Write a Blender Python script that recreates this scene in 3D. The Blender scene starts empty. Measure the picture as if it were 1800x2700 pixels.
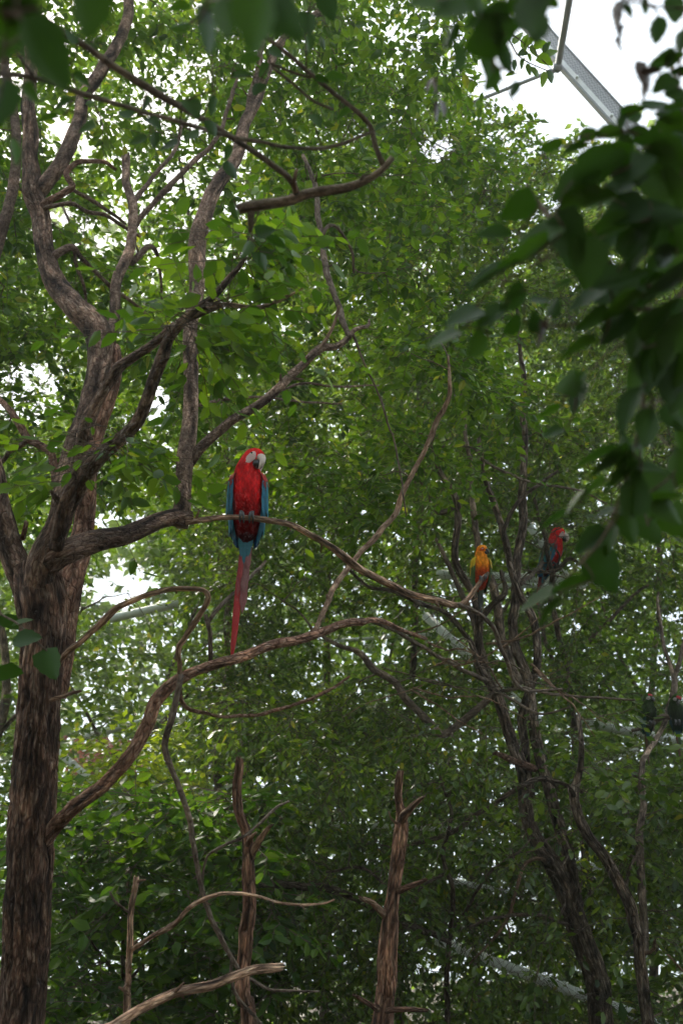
import bpy, math, random
import numpy as np
from mathutils import Vector, Matrix, Euler

# ------------------------------------------------------------------ camera, sky, sun, exposure
scene = bpy.context.scene
PITCH = math.radians(25.0)
CAM = np.array((0.0, 0.0, 1.6))
FPX = 2625.0                                    # focal length in photo pixels (35 mm lens, 36 mm high sensor, 2700 px)
FWD = np.array((0.0, math.cos(PITCH), math.sin(PITCH)))
UPV = np.array((0.0, -math.sin(PITCH), math.cos(PITCH)))
RGT = np.array((1.0, 0.0, 0.0))

cam_data = bpy.data.cameras.new('camera')
cam = bpy.data.objects.new('camera', cam_data)
scene.collection.objects.link(cam)
cam.location = Vector(CAM)
cam.rotation_euler = (math.radians(90) + PITCH, 0, 0)
cam_data.sensor_fit = 'VERTICAL'
cam_data.sensor_height = 36.0
cam_data.lens = 35.0
cam_data.clip_start = 0.05
cam_data.clip_end = 2000.0
cam_data.dof.use_dof = True
cam_data.dof.focus_distance = 4.3
cam_data.dof.aperture_fstop = 4.0
scene.camera = cam

SUN_EL, SUN_AZ = math.radians(50), math.radians(-30)     # azimuth from +Y towards +X
world = bpy.data.worlds.new('World')
scene.world = world
world.use_nodes = True
wn, wl = world.node_tree.nodes, world.node_tree.links
wn.clear()
w_out = wn.new('ShaderNodeOutputWorld')
w_bg = wn.new('ShaderNodeBackground')
w_sky = wn.new('ShaderNodeTexSky')
w_sky.sky_type = 'NISHITA'
w_sky.sun_disc = False
w_sky.sun_elevation = SUN_EL
w_sky.sun_rotation = SUN_AZ
w_sky.air_density = 1.0
w_sky.dust_density = 4.0
w_mix = wn.new('ShaderNodeMix')
w_mix.data_type = 'RGBA'
w_mix.inputs[0].default_value = 0.72            # thin bright overcast veil over the blue
w_mix.inputs[7].default_value = (7.1, 8.2, 9.0, 1)
wl.new(w_sky.outputs[0], w_mix.inputs[6])
wl.new(w_mix.outputs[2], w_bg.inputs[0])
w_bg.inputs[1].default_value = 0.08
wl.new(w_bg.outputs[0], w_out.inputs[0])

sun_data = bpy.data.lights.new('sun', 'SUN')
sun_data.energy = 3.5
sun_data.angle = math.radians(4)
sun_data.color = (1.0, 0.92, 0.80)
sun = bpy.data.objects.new('sun', sun_data)
scene.collection.objects.link(sun)
sun_dir = Vector((math.sin(SUN_AZ) * math.cos(SUN_EL), math.cos(SUN_AZ) * math.cos(SUN_EL), math.sin(SUN_EL)))
sun.rotation_euler = sun_dir.to_track_quat('Z', 'Y').to_euler()

vs = scene.view_settings
vs.view_transform = 'Standard'
vs.look = 'None'
vs.exposure = 1.58
vs.gamma = 1.0
vs.use_curve_mapping = False
cy = scene.cycles
cy.max_bounces = 5
cy.diffuse_bounces = 3
cy.glossy_bounces = 2
cy.transmission_bounces = 4
cy.transparent_max_bounces = 4
cy.caustics_reflective = False
cy.caustics_refractive = False
cy.use_adaptive_sampling = True
cy.adaptive_threshold = 0.025
cy.use_denoising = True
try:
    cy.denoiser = 'OPENIMAGEDENOISE'
except Exception:
    pass

rng = np.random.default_rng(11)
random.seed(5)
COL = scene.collection


# ------------------------------------------------------------------ helpers
def at(px, py, d):
    """A point of the place that stands d metres ahead of the viewer along the line of sight axis."""
    return CAM + d * (FWD + (px - 900.0) / FPX * RGT + (1350.0 - py) / FPX * UPV)


def project(P):
    q = P - CAM
    d = q @ FWD
    d = np.where(np.abs(d) < 1e-6, 1e-6, d)
    return 900.0 + FPX * (q @ RGT) / d, 1350.0 - FPX * (q @ UPV) / d, d


def link(o, parent=None):
    COL.objects.link(o)
    if parent is not None:
        o.parent = parent
    return o


def empty(name, loc, label, cat, group=None):
    o = bpy.data.objects.new(name, None)
    o.empty_display_size = 0.1
    o.location = Vector(loc)
    link(o)
    o['label'] = label
    o['category'] = cat
    if group:
        o['group'] = group
    return o


def tag(o, label, cat, group=None):
    o['label'] = label
    o['category'] = cat
    if group:
        o['group'] = group


def raw_mesh(name, verts, groups, mat, smooth=True, bark=None):
    """groups: list of (M,k) index arrays."""
    me = bpy.data.meshes.new(name)
    verts = np.asarray(verts, dtype=np.float32)
    me.vertices.add(len(verts))
    me.vertices.foreach_set('co', verts.ravel())
    loops = np.concatenate([np.asarray(g, dtype=np.int32).ravel() for g in groups])
    totals = np.concatenate([np.full(len(g), np.asarray(g).shape[1], dtype=np.int32) for g in groups])
    starts = np.concatenate(([0], np.cumsum(totals)[:-1])).astype(np.int32)
    me.loops.add(len(loops))
    me.loops.foreach_set('vertex_index', loops)
    me.polygons.add(len(totals))
    me.polygons.foreach_set('loop_start', starts)
    me.polygons.foreach_set('loop_total', totals)
    me.polygons.foreach_set('use_smooth', np.full(len(totals), bool(smooth)))
    me.update(calc_edges=True)
    if bark is not None:
        a = me.attributes.new('bark', 'FLOAT_VECTOR', 'POINT')
        bark = np.asarray(bark, dtype=np.float32)
        a.data.foreach_set('vector', np.ascontiguousarray(bark[:, :3]).ravel())
        a2 = me.attributes.new('ridge', 'FLOAT', 'POINT')
        a2.data.foreach_set('value', np.ascontiguousarray(bark[:, 3]) if bark.shape[1] > 3 else np.full(len(bark), 0.55, dtype=np.float32))
    if mat is not None:
        me.materials.append(mat)
    return me


def part(name, me, parent):
    o = bpy.data.objects.new(name, me)
    link(o, parent)
    return o


def world_part(name, me, parent):
    """A part whose vertices were written in world coordinates."""
    o = part(name, me, parent)
    if parent is not None:
        o.location = -parent.location
    return o


# ---- lattice value noise
def vnoise(u, v, pu=None, seed=0):
    r = np.random.default_rng(seed)
    tab = r.random((256, 256))
    u0, v0 = np.floor(u).astype(int), np.floor(v).astype(int)
    fu, fv = u - u0, v - v0
    fu, fv = fu * fu * (3 - 2 * fu), fv * fv * (3 - 2 * fv)
    m = pu if pu else 256
    a = tab[u0 % m, v0 % 256]
    b = tab[(u0 + 1) % m, v0 % 256]
    c = tab[u0 % m, (v0 + 1) % 256]
    d = tab[(u0 + 1) % m, (v0 + 1) % 256]
    return (a * (1 - fu) + b * fu) * (1 - fv) + (c * (1 - fu) + d * fu) * fv


def catmull(P, n):
    P = np.asarray(P, dtype=float)
    if len(P) == 2:
        t = np.linspace(0, 1, n)[:, None]
        return P[0] * (1 - t) + P[1] * t
    Q = np.vstack([2 * P[0] - P[1], P, 2 * P[-1] - P[-2]])
    seg = np.linalg.norm(np.diff(P[:, :3], axis=0), axis=1)
    s = np.concatenate(([0], np.cumsum(seg)))
    x = np.linspace(0, s[-1], n)
    i = np.clip(np.searchsorted(s, x, side='right') - 1, 0, len(P) - 2)
    t = ((x - s[i]) / np.maximum(seg[i], 1e-9))[:, None]
    p0, p1, p2, p3 = Q[i], Q[i + 1], Q[i + 2], Q[i + 3]
    return 0.5 * ((2 * p1) + (-p0 + p2) * t + (2 * p0 - 5 * p1 + 4 * p2 - p3) * t ** 2 + (-p0 + 3 * p1 - 3 * p2 + p3) * t ** 3)


def frames(C):
    T = np.gradient(C, axis=0)
    T /= np.maximum(np.linalg.norm(T, axis=1, keepdims=True), 1e-9)
    A = np.zeros_like(C)
    ref = np.array((0.0, 1.0, 0.0)) if abs(T[0][1]) < 0.8 else np.array((1.0, 0.0, 0.0))
    a = np.cross(T[0], ref)
    a /= np.linalg.norm(a)
    for k in range(len(C)):
        a = a - T[k] * (a @ T[k])
        a /= max(np.linalg.norm(a), 1e-9)
        A[k] = a
    return T, A, np.cross(T, A)


def tube_arrays(C, R, sides, rough=0.0, seed=0, fine=0.0, ragged=0.0):
    """Closed tapering tube with uneven bark relief; returns verts, quads, tris, bark coordinate."""
    n = len(C)
    T, A, B = frames(C)
    th = np.arange(sides) / sides * 2 * math.pi
    s = np.concatenate(([0], np.cumsum(np.linalg.norm(np.diff(C, axis=0), axis=1))))
    TH, S = np.meshgrid(th, s)
    rad = np.repeat(R[:, None], sides, 1)
    base = max(float(np.mean(R)), 1e-4)
    if rough > 0:
        per = 6
        q = vnoise(TH / (2 * math.pi) * per, S / (base * 3.2), per, seed) - 0.5
        rad = rad * (1 + rough * 2 * q)
    ridge = np.full(TH.shape, 0.55)
    if fine > 0:
        per = int(min(30, max(9, 2 * math.pi * base / 0.020)))
        U_ = TH / (2 * math.pi)
        w = (vnoise(U_ * 8, S / 0.06, 8, seed + 7) - 0.5) * 1.3
        q = vnoise(U_ * per + w, S / 0.17 + 1.2 * vnoise(U_ * 5, S / 0.3, 5, seed + 4), per, seed + 1)
        q = 1 - np.abs(2 * q - 1)
        q2 = vnoise(U_ * per * 2, S / 0.03, per * 2, seed + 2)
        ridge = np.clip(0.72 * np.power(q, 0.7) + 0.36 * (q2 - 0.25), 0, 1)
        rad = rad + fine * (ridge - 0.6)
    V = C[:, None, :] + rad[..., None] * (np.cos(TH)[..., None] * A[:, None, :] + np.sin(TH)[..., None] * B[:, None, :])
    if ragged > 0:
        rr = np.random.default_rng(seed + 3).uniform(-0.2, 1, sides)
        V[-1] += T[-1] * (rr * ragged)[:, None]
    bark = np.stack([np.cos(TH) * R[:, None], np.sin(TH) * R[:, None], S, ridge], axis=-1)
    V = V.reshape(-1, 3)
    bark = bark.reshape(-1, 4)
    i = np.arange(n - 1)[:, None] * sides
    j = np.arange(sides)[None, :]
    j2 = (j + 1) % sides
    quads = np.stack([i + j, i + j2, i + sides + j2, i + sides + j], axis=-1).reshape(-1, 4)
    c0, c1 = len(V), len(V) + 1
    endc = C[-1] - (T[-1] * ragged * 0.3 if ragged > 0 else -T[-1] * R[-1] * 0.4)
    V = np.vstack([V, C[0], endc])
    bark = np.vstack([bark, (0, 0, 0, 0.55), (0, 0, s[-1], 0.55)])
    jj = np.arange(sides)
    t0 = np.stack([np.full(sides, c0), (jj + 1) % sides, jj], axis=-1)
    o = (n - 1) * sides
    t1 = np.stack([np.full(sides, c1), o + jj, o + (jj + 1) % sides], axis=-1)
    return V, quads, np.vstack([t0, t1]), bark


class Skeleton:
    """Points of a tree's wood that new twigs may grow from."""
    def __init__(self):
        self.P, self.R = [], []

    def add(self, C, R):
        self.P.extend(list(C))
        self.R.extend(list(R))


CORRIDOR = np.zeros((340, 228))                 # wood the photo shows unobstructed: depth behind which leaves may stand
CORR_P = np.zeros((340, 228))


def carve(C, Rm, prob):
    px, py, d = project(C)
    for x, y, dd, r in zip(px, py, d, Rm):
        rp = r * FPX / dd + 5
        x0, x1 = int((x - rp) // 8), int((x + rp) // 8) + 1
        y0, y1 = int((y - rp) // 8), int((y + rp) // 8) + 1
        if x1 < 0 or y1 < 0 or x0 > 226 or y0 > 338:
            continue
        sl = (slice(max(y0, 0), max(y1, 0)), slice(max(x0, 0), max(x1, 0)))
        m = CORR_P[sl] < prob
        CORR_P[sl] = np.where(m, prob, CORR_P[sl])
        CORRIDOR[sl] = np.where(m, dd, CORRIDOR[sl])


def limb(name, parent, pts, mat, skel=None, rough=0.06, fine=0.0, ragged=0.0, sides=None, prob=0.0, ground=False, step=None, wobble=0.5, spurs=5.0):
    """pts: (px, py, depth, width_px) knots of one branch, each at its own distance."""
    K = np.array([list(at(p[0], p[1], p[2])) + [0.5 * p[3] * p[2] / FPX] for p in pts])
    if ground:                                   # carry the stem on down to the soil
        a, b = K[1], K[0]
        v = (b - a)[:3]
        v = v / np.linalg.norm(v)
        v = v * 0.4 + np.array((0, 0, -1.0)) * 0.6
        L = (b[2] + 0.15) / -v[2]
        e1 = np.append(b[:3] + v * L * 0.6, b[3] * 1.12)
        e2 = np.append(b[:3] + v * L, b[3] * 1.5)
        K = np.vstack([e2, e1, K])
    length = np.linalg.norm(np.diff(K[:, :3], axis=0), axis=1).sum()
    rmean = K[:, 3].mean()
    step = step or max(0.012, min(0.05, rmean * 0.8))
    n = int(max(6, min(420, length / step)))
    Q = catmull(K, n)
    C, R = Q[:, :3].copy(), np.maximum(Q[:, 3], 0.0012)
    if wobble > 0:
        s = np.linspace(0, length, n)
        for ax in range(3):
            sd = int(abs(pts[0][0] * 7 + pts[0][1] * 3 + ax)) % 9973
            C[:, ax] += (vnoise(s / (rmean * 7 + 0.02), np.full(n, 3.3), None, sd) - 0.5) * 2 * rmean * wobble
            C[:, ax] += (np.abs(vnoise(s / (rmean * 5 + 0.03), np.full(n, 8.3), None, sd + 5) - 0.5) - 0.25) * 1.6 * rmean * wobble
    s_ = np.linspace(0, length, n)
    sw = vnoise(s_ / (rmean * 9 + 0.03), np.full(n, 7.7), None, int(abs(pts[0][0] * 3 + pts[-1][0])) % 9973)
    R = R * (0.96 + (0.18 if rmean < 0.016 else 0.07) * np.clip(sw - 0.62, 0, 1) / 0.38 + 0.05 * sw)
    sides = sides or int(max(7, min(20, 8 + rmean * 180)))
    seed = int(abs(pts[0][0] * 13 + pts[-1][1] * 7)) % 9999
    V, q, t, bk = tube_arrays(C, R, sides, rough, seed, fine, ragged)
    if spurs > 0 and rmean < 0.02 and length > 0.25:
        rs = np.random.default_rng(seed + 17)
        Tn_, A_, B_ = frames(C)
        VV, QQ, TT, BB, off = [V], [q], [t], [bk], len(V)
        for _ in range(int(min(14, length * spurs))):
            i_ = int(rs.integers(3, n - 2))
            an_ = rs.uniform(0, 2 * math.pi)
            dv = norm(A_[i_] * math.cos(an_) + B_[i_] * math.sin(an_) + Tn_[i_] * rs.uniform(0.2, 0.9))
            ln_ = R[i_] * rs.uniform(1.4, 3.0) + rs.uniform(0.004, 0.03) * (rs.random() < 0.5)
            rb = R[i_] * rs.uniform(0.22, 0.42)
            st = C[i_] + dv * R[i_] * 0.3
            cs = np.stack([st, st + dv * ln_ * 0.5 + rs.normal(0, 1, 3) * ln_ * 0.06, st + dv * ln_ + rs.normal(0, 1, 3) * ln_ * 0.1])
            v_, q_, t_, b_ = tube_arrays(cs, np.array((rb * 1.4, rb, rb * 0.55)), 6, 0.1, seed)
            VV.append(v_); QQ.append(q_ + off); TT.append(t_ + off); BB.append(b_)
            off += len(v_)
        V, q, t, bk = np.vstack(VV), np.vstack(QQ), np.vstack(TT), np.vstack(BB)
    me = raw_mesh(name, V, [q, t], mat, True, bk)
    o = world_part(name, me, parent)
    if skel is not None:
        k = max(1, int(0.06 / (length / n)))
        skel.add(C[::k], R[::k])
    if prob > 0:
        carve(C, R, prob)
    return o


# ------------------------------------------------------------------ materials
def new_mat(name):
    m = bpy.data.materials.new(name)
    m.use_nodes = True
    nt = m.node_tree
    nt.nodes.clear()
    out = nt.nodes.new('ShaderNodeOutputMaterial')
    return m, nt.nodes, nt.links, out


def ramp(nodes, stops, interp='LINEAR'):
    r = nodes.new('ShaderNodeValToRGB')
    cr = r.color_ramp
    cr.interpolation = interp
    while len(cr.elements) < len(stops):
        cr.elements.new(0.5)
    for e, (p, c) in zip(cr.elements, stops):
        e.position = p
        e.color = (*c, 1)
    return r


def bark_mat(name, dark, mid, pale, long=0.22, scale=42.0, pale_at=0.62, bump=0.6, furrow=1.0, crack=0.4):
    m, N, L, out = new_mat(name)
    b = N.new('ShaderNodeBsdfPrincipled')
    b.inputs['Roughness'].default_value = 0.88
    b.inputs['Specular IOR Level'].default_value = 0.25
    at_ = N.new('ShaderNodeAttribute')
    at_.attribute_name = 'bark'
    mp = N.new('ShaderNodeMapping')
    mp.inputs['Scale'].default_value = (1, 1, long)
    L.new(at_.outputs['Vector'], mp.inputs['Vector'])
    n1 = N.new('ShaderNodeTexNoise')
    n1.inputs['Scale'].default_value = scale
    n1.inputs['Detail'].default_value = 6
    n1.inputs['Roughness'].default_value = 0.62
    n1.inputs['Distortion'].default_value = 0.5
    L.new(mp.outputs[0], n1.inputs['Vector'])
    vo = N.new('ShaderNodeTexVoronoi')
    vo.feature = 'DISTANCE_TO_EDGE'
    vo.inputs['Scale'].default_value = scale * 0.75
    nd = N.new('ShaderNodeTexNoise')
    nd.inputs['Scale'].default_value = scale * 0.55
    nd.inputs['Detail'].default_value = 4
    L.new(mp.outputs[0], nd.inputs['Vector'])
    va = N.new('ShaderNodeVectorMath')
    va.operation = 'MULTIPLY_ADD'
    va.inputs[1].default_value = (1.6 / scale,) * 3
    L.new(nd.outputs['Color'], va.inputs[0])
    L.new(mp.outputs[0], va.inputs[2])
    L.new(va.outputs[0], vo.inputs['Vector'])
    n2 = N.new('ShaderNodeTexNoise')
    n2.inputs['Scale'].default_value = 7.0
    n2.inputs['Detail'].default_value = 3
    L.new(at_.outputs['Vector'], n2.inputs['Vector'])
    r1 = ramp(N, [(0.30, dark), (0.5, mid), (pale_at, tuple(0.5 * (a + c) for a, c in zip(mid, pale))), (min(0.95, pale_at + 0.12), pale)])
    L.new(n1.outputs['Fac'], r1.inputs[0])
    r2 = ramp(N, [(0.36, (0.5, 0.48, 0.46)), (0.52, (0.95, 0.93, 0.92)), (0.66, (1.45, 1.36, 1.28))])
    L.new(n2.outputs['Fac'], r2.inputs[0])
    mu = N.new('ShaderNodeMix')
    mu.data_type = 'RGBA'
    mu.blend_type = 'MULTIPLY'
    mu.inputs[0].default_value = 1.0
    L.new(r1.outputs[0], mu.inputs[6])
    L.new(r2.outputs[0], mu.inputs[7])
    vr = ramp(N, [(0.0, (0, 0, 0)), (0.16, (1, 1, 1))])
    L.new(vo.outputs['Distance'], vr.inputs[0])
    ck = N.new('ShaderNodeMix')
    ck.data_type = 'RGBA'
    ck.blend_type = 'MULTIPLY'
    ck.inputs[0].default_value = crack
    L.new(mu.outputs[2], ck.inputs[6])
    L.new(vr.outputs[0], ck.inputs[7])
    ra = N.new('ShaderNodeAttribute')
    ra.attribute_name = 'ridge'
    rr_ = ramp(N, [(0.22, (0.16, 0.15, 0.15)), (0.42, (0.62, 0.60, 0.59)), (0.56, (1.0, 0.99, 0.98)), (0.70, (1.4, 1.38, 1.36)), (0.84, (2.3, 2.25, 2.2))])
    L.new(ra.outputs['Fac'], rr_.inputs[0])
    rm = N.new('ShaderNodeMix')
    rm.data_type = 'RGBA'
    rm.blend_type = 'MULTIPLY'
    rm.inputs[0].default_value = 1.0
    L.new(ck.outputs[2], rm.inputs[6])
    L.new(rr_.outputs[0], rm.inputs[7])
    L.new(rm.outputs[2], b.inputs['Base Color'])
    ad = N.new('ShaderNodeMath')
    ad.operation = 'MULTIPLY_ADD'
    ad.inputs[1].default_value = 0.5 * furrow
    L.new(vr.outputs[0], ad.inputs[0])
    L.new(n1.outputs['Fac'], ad.inputs[2])
    bp = N.new('ShaderNodeBump')
    bp.inputs['Strength'].default_value = bump
    bp.inputs['Distance'].default_value = 0.02
    L.new(ad.outputs[0], bp.inputs['Height'])
    L.new(bp.outputs[0], b.inputs['Normal'])
    L.new(b.outputs[0], out.inputs[0])
    return m


def leaf_mat(name, c_dark, c_mid, c_light, trans, per_object=False, gloss=0.42, spec=0.45, tmix=0.42, rare=None):
    m, N, L, out = new_mat(name)
    b = N.new('ShaderNodeBsdfPrincipled')
    b.inputs['Roughness'].default_value = gloss
    b.inputs['Specular IOR Level'].default_value = spec
    tr = N.new('ShaderNodeBsdfTranslucent')
    mx = N.new('ShaderNodeMixShader')
    mx.inputs[0].default_value = tmix
    if per_object:
        src = N.new('ShaderNodeObjectInfo').outputs['Random']
    else:
        src = N.new('ShaderNodeNewGeometry').outputs['Random Per Island']
    stops = [(0.0, c_dark), (0.45, c_mid), (0.93, c_light)]
    if rare:
        stops += [(0.975, c_light), (0.985, rare)]
    r = ramp(N, stops)
    L.new(src, r.inputs[0])
    L.new(r.outputs[0], b.inputs['Base Color'])
    mt = N.new('ShaderNodeMix')
    mt.data_type = 'RGBA'
    mt.blend_type = 'MULTIPLY'
    mt.inputs[0].default_value = 1.0
    mt.inputs[7].default_value = (*trans, 1)
    L.new(r.outputs[0], mt.inputs[6])
    L.new(mt.outputs[2], tr.inputs[0])
    L.new(b.outputs[0], mx.inputs[1])
    L.new(tr.outputs[0], mx.inputs[2])
    L.new(mx.outputs[0], out.inputs[0])
    return m


def plain_mat(name, col, rough=0.6, var=0.15, scale=30.0, spec=0.4, metal=0.0, bump=0.0):
    m, N, L, out = new_mat(name)
    b = N.new('ShaderNodeBsdfPrincipled')
    b.inputs['Roughness'].default_value = rough
    b.inputs['Specular IOR Level'].default_value = spec
    b.inputs['Metallic'].default_value = metal
    tc = N.new('ShaderNodeTexCoord')
    nz = N.new('ShaderNodeTexNoise')
    nz.inputs['Scale'].default_value = scale
    nz.inputs['Detail'].default_value = 4
    L.new(tc.outputs['Object'], nz.inputs['Vector'])
    r = ramp(N, [(0.3, tuple(c * (1 - var) for c in col)), (0.7, tuple(min(1, c * (1 + var)) for c in col))])
    L.new(nz.outputs['Fac'], r.inputs[0])
    L.new(r.outputs[0], b.inputs['Base Color'])
    if bump > 0:
        bp = N.new('ShaderNodeBump')
        bp.inputs['Strength'].default_value = bump
        bp.inputs['Distance'].default_value = 0.003
        L.new(nz.outputs['Fac'], bp.inputs['Height'])
        L.new(bp.outputs[0], b.inputs['Normal'])
    L.new(b.outputs[0], out.inputs[0])
    return m


def plumage_mat(name, stops, z0, z1, scale=170.0, var=0.35):
    """Body plumage: colour bands along the bird's own length and small overlapping feather relief."""
    m, N, L, out = new_mat(name)
    b = N.new('ShaderNodeBsdfPrincipled')
    b.inputs['Roughness'].default_value = 0.8
    b.inputs['Specular IOR Level'].default_value = 0.12
    try:
        b.inputs['Sheen Weight'].default_value = 0.0
    except Exception:
        pass
    tc = N.new('ShaderNodeTexCoord')
    sp = N.new('ShaderNodeSeparateXYZ')
    L.new(tc.outputs['Object'], sp.inputs[0])
    mr = N.new('ShaderNodeMapRange')
    mr.inputs['From Min'].default_value = z0
    mr.inputs['From Max'].default_value = z1
    nz = N.new('ShaderNodeTexNoise')
    nz.inputs['Scale'].default_value = scale * 0.25
    nz.inputs['Detail'].default_value = 3
    L.new(tc.outputs['Object'], nz.inputs['Vector'])
    ad = N.new('ShaderNodeMath')
    ad.operation = 'MULTIPLY_ADD'
    ad.inputs[1].default_value = 0.05
    L.new(nz.outputs['Fac'], ad.inputs[0])
    L.new(sp.outputs['Z'], ad.inputs[2])
    L.new(ad.outputs[0], mr.inputs['Value'])
    r = ramp(N, stops)
    L.new(mr.outputs[0], r.inputs[0])
    vo = N.new('ShaderNodeTexVoronoi')
    vo.inputs['Scale'].default_value = scale
    mp = N.new('ShaderNodeMapping')
    mp.inputs['Scale'].default_value = (1, 1, 0.5)
    L.new(tc.outputs['Object'], mp.inputs[0])
    L.new(mp.outputs[0], vo.inputs['Vector'])
    vr = ramp(N, [(0.0, (1.12, 1.12, 1.12)), (0.9, (1 - var, 1 - var, 1 - var))])
    L.new(vo.outputs['Distance'], vr.inputs[0])
    mu = N.new('ShaderNodeMix')
    mu.data_type = 'RGBA'
    mu.blend_type = 'MULTIPLY'
    mu.inputs[0].default_value = 1.0
    L.new(r.outputs[0], mu.inputs[6])
    L.new(vr.outputs[0], mu.inputs[7])
    nb_ = N.new('ShaderNodeTexNoise')
    nb_.inputs['Scale'].default_value = 42
    nb_.inputs['Detail'].default_value = 3
    L.new(mp.outputs[0], nb_.inputs['Vector'])
    rb_ = ramp(N, [(0.36, (0.62, 0.62, 0.62)), (0.60, (1.12, 1.12, 1.12))])
    L.new(nb_.outputs['Fac'], rb_.inputs[0])
    m2_ = N.new('ShaderNodeMix')
    m2_.data_type = 'RGBA'
    m2_.blend_type = 'MULTIPLY'
    m2_.inputs[0].default_value = 1.0
    L.new(mu.outputs[2], m2_.inputs[6])
    L.new(rb_.outputs[0], m2_.inputs[7])
    L.new(m2_.outputs[2], b.inputs['Base Color'])
    bp = N.new('ShaderNodeBump')
    bp.inputs['Strength'].default_value = 0.8
    bp.inputs['Distance'].default_value = 0.006
    bp.invert = True
    L.new(vo.outputs['Distance'], bp.inputs['Height'])
    L.new(bp.outputs[0], b.inputs['Normal'])
    L.new(b.outputs[0], out.inputs[0])
    return m


M = {}
M['trunk'] = bark_mat('old bark', (0.04, 0.021, 0.015), (0.115, 0.062, 0.043), (0.27, 0.2, 0.16), long=0.22, scale=90, pale_at=0.6, bump=0.9, furrow=1.0, crack=0.5)
M['old'] = bark_mat('old limb bark', (0.06, 0.035, 0.026), (0.17, 0.105, 0.077), (0.3, 0.23, 0.185), long=0.4, scale=95, pale_at=0.61, bump=0.9, furrow=0.9, crack=0.4)
M['limb'] = bark_mat('limb bark', (0.085, 0.052, 0.039), (0.22, 0.145, 0.112), (0.36, 0.265, 0.215), long=0.75, scale=85, pale_at=0.58, bump=0.7, crack=0.25)
M['red'] = bark_mat('reddish bark', (0.11, 0.05, 0.033), (0.31, 0.165, 0.115), (0.46, 0.31, 0.235), long=0.4, scale=85, pale_at=0.6, bump=0.9, crack=0.4)
M['twig'] = bark_mat('twig bark', (0.06, 0.042, 0.033), (0.15, 0.11, 0.085), (0.28, 0.22, 0.18), long=0.5, scale=120, bump=0.3, crack=0.0)
M['dead'] = bark_mat('dead wood', (0.14, 0.075, 0.046), (0.36, 0.22, 0.15), (0.56, 0.4, 0.29), long=0.22, scale=85, pale_at=0.58, bump=0.8, furrow=0.6, crack=0.35)
M['snag'] = bark_mat('bare snag wood', (0.085, 0.04, 0.026), (0.25, 0.132, 0.09), (0.42, 0.27, 0.19), long=0.2, scale=75, pale_at=0.6, bump=1.0, furrow=0.9, crack=0.5)
M['dark'] = bark_mat('dark furrowed bark', (0.045, 0.031, 0.024), (0.155, 0.11, 0.084), (0.33, 0.27, 0.225), long=0.2, scale=75, pale_at=0.58, bump=1.0, furrow=1.2, crack=0.5)
M['grey'] = bark_mat('grey brown bark', (0.085, 0.06, 0.047), (0.2, 0.148, 0.115), (0.36, 0.285, 0.235), long=0.4, scale=60, bump=0.6, crack=0.3)

GREEN = dict(c_dark=(0.026, 0.060, 0.008), c_mid=(0.056, 0.112, 0.011), c_light=(0.115, 0.180, 0.016))
DEEP = dict(c_dark=(0.024, 0.050, 0.009), c_mid=(0.054, 0.096, 0.013), c_light=(0.112, 0.160, 0.026))
FAR = dict(c_dark=(0.028, 0.060, 0.010), c_mid=(0.058, 0.104, 0.013), c_light=(0.105, 0.160, 0.020))
TR = (2.75, 2.85, 0.9)
M['leaf'] = leaf_mat('elm leaves', **GREEN, trans=TR, rare=(0.20, 0.21, 0.03))
M['leaf1'] = leaf_mat('elm leaf', **GREEN, trans=TR, per_object=True)
M['leafd'] = leaf_mat('deep green leaves', **DEEP, trans=TR, gloss=0.36, spec=0.6, rare=(0.20, 0.19, 0.03))
M['leafd1'] = leaf_mat('deep green leaf', **DEEP, trans=TR, per_object=True, gloss=0.36, spec=0.6)
M['leaff'] = leaf_mat('far leaves', **FAR, trans=TR)
M['leafy'] = leaf_mat('yellow green leaves', (0.09, 0.14, 0.016), (0.16, 0.22, 0.022), (0.25, 0.30, 0.03), trans=(2.2, 2.2, 1.0), tmix=0.5)
M['leafm'] = leaf_mat('broad dark leaves', (0.020, 0.050, 0.009), (0.038, 0.085, 0.011), (0.075, 0.130, 0.015), trans=TR, gloss=0.5, spec=0.3)
M['leafr'] = leaf_mat('reddish leaves', (0.20, 0.075, 0.055), (0.30, 0.12, 0.09), (0.38, 0.19, 0.12), trans=(1.4, 1.3, 1.2))
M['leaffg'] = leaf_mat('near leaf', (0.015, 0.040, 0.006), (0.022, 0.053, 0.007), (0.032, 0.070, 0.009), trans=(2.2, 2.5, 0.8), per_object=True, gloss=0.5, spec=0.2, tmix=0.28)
M['leafdead'] = leaf_mat('withered leaf', (0.05, 0.032, 0.025), (0.08, 0.05, 0.04), (0.11, 0.07, 0.05), trans=(1.2, 1.1, 1.0), per_object=True, tmix=0.2)
M['steel'] = plain_mat('painted steel', (0.74, 0.74, 0.73), 0.45, 0.12, 9.0, 0.5)
M['steelg'] = plain_mat('grey steel', (0.22, 0.23, 0.25), 0.5, 0.12, 9.0, 0.5)
M['wire'] = plain_mat('net wire', (0.30, 0.31, 0.33), 0.5, 0.05, 9.0, 0.5, 0.3)

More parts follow.
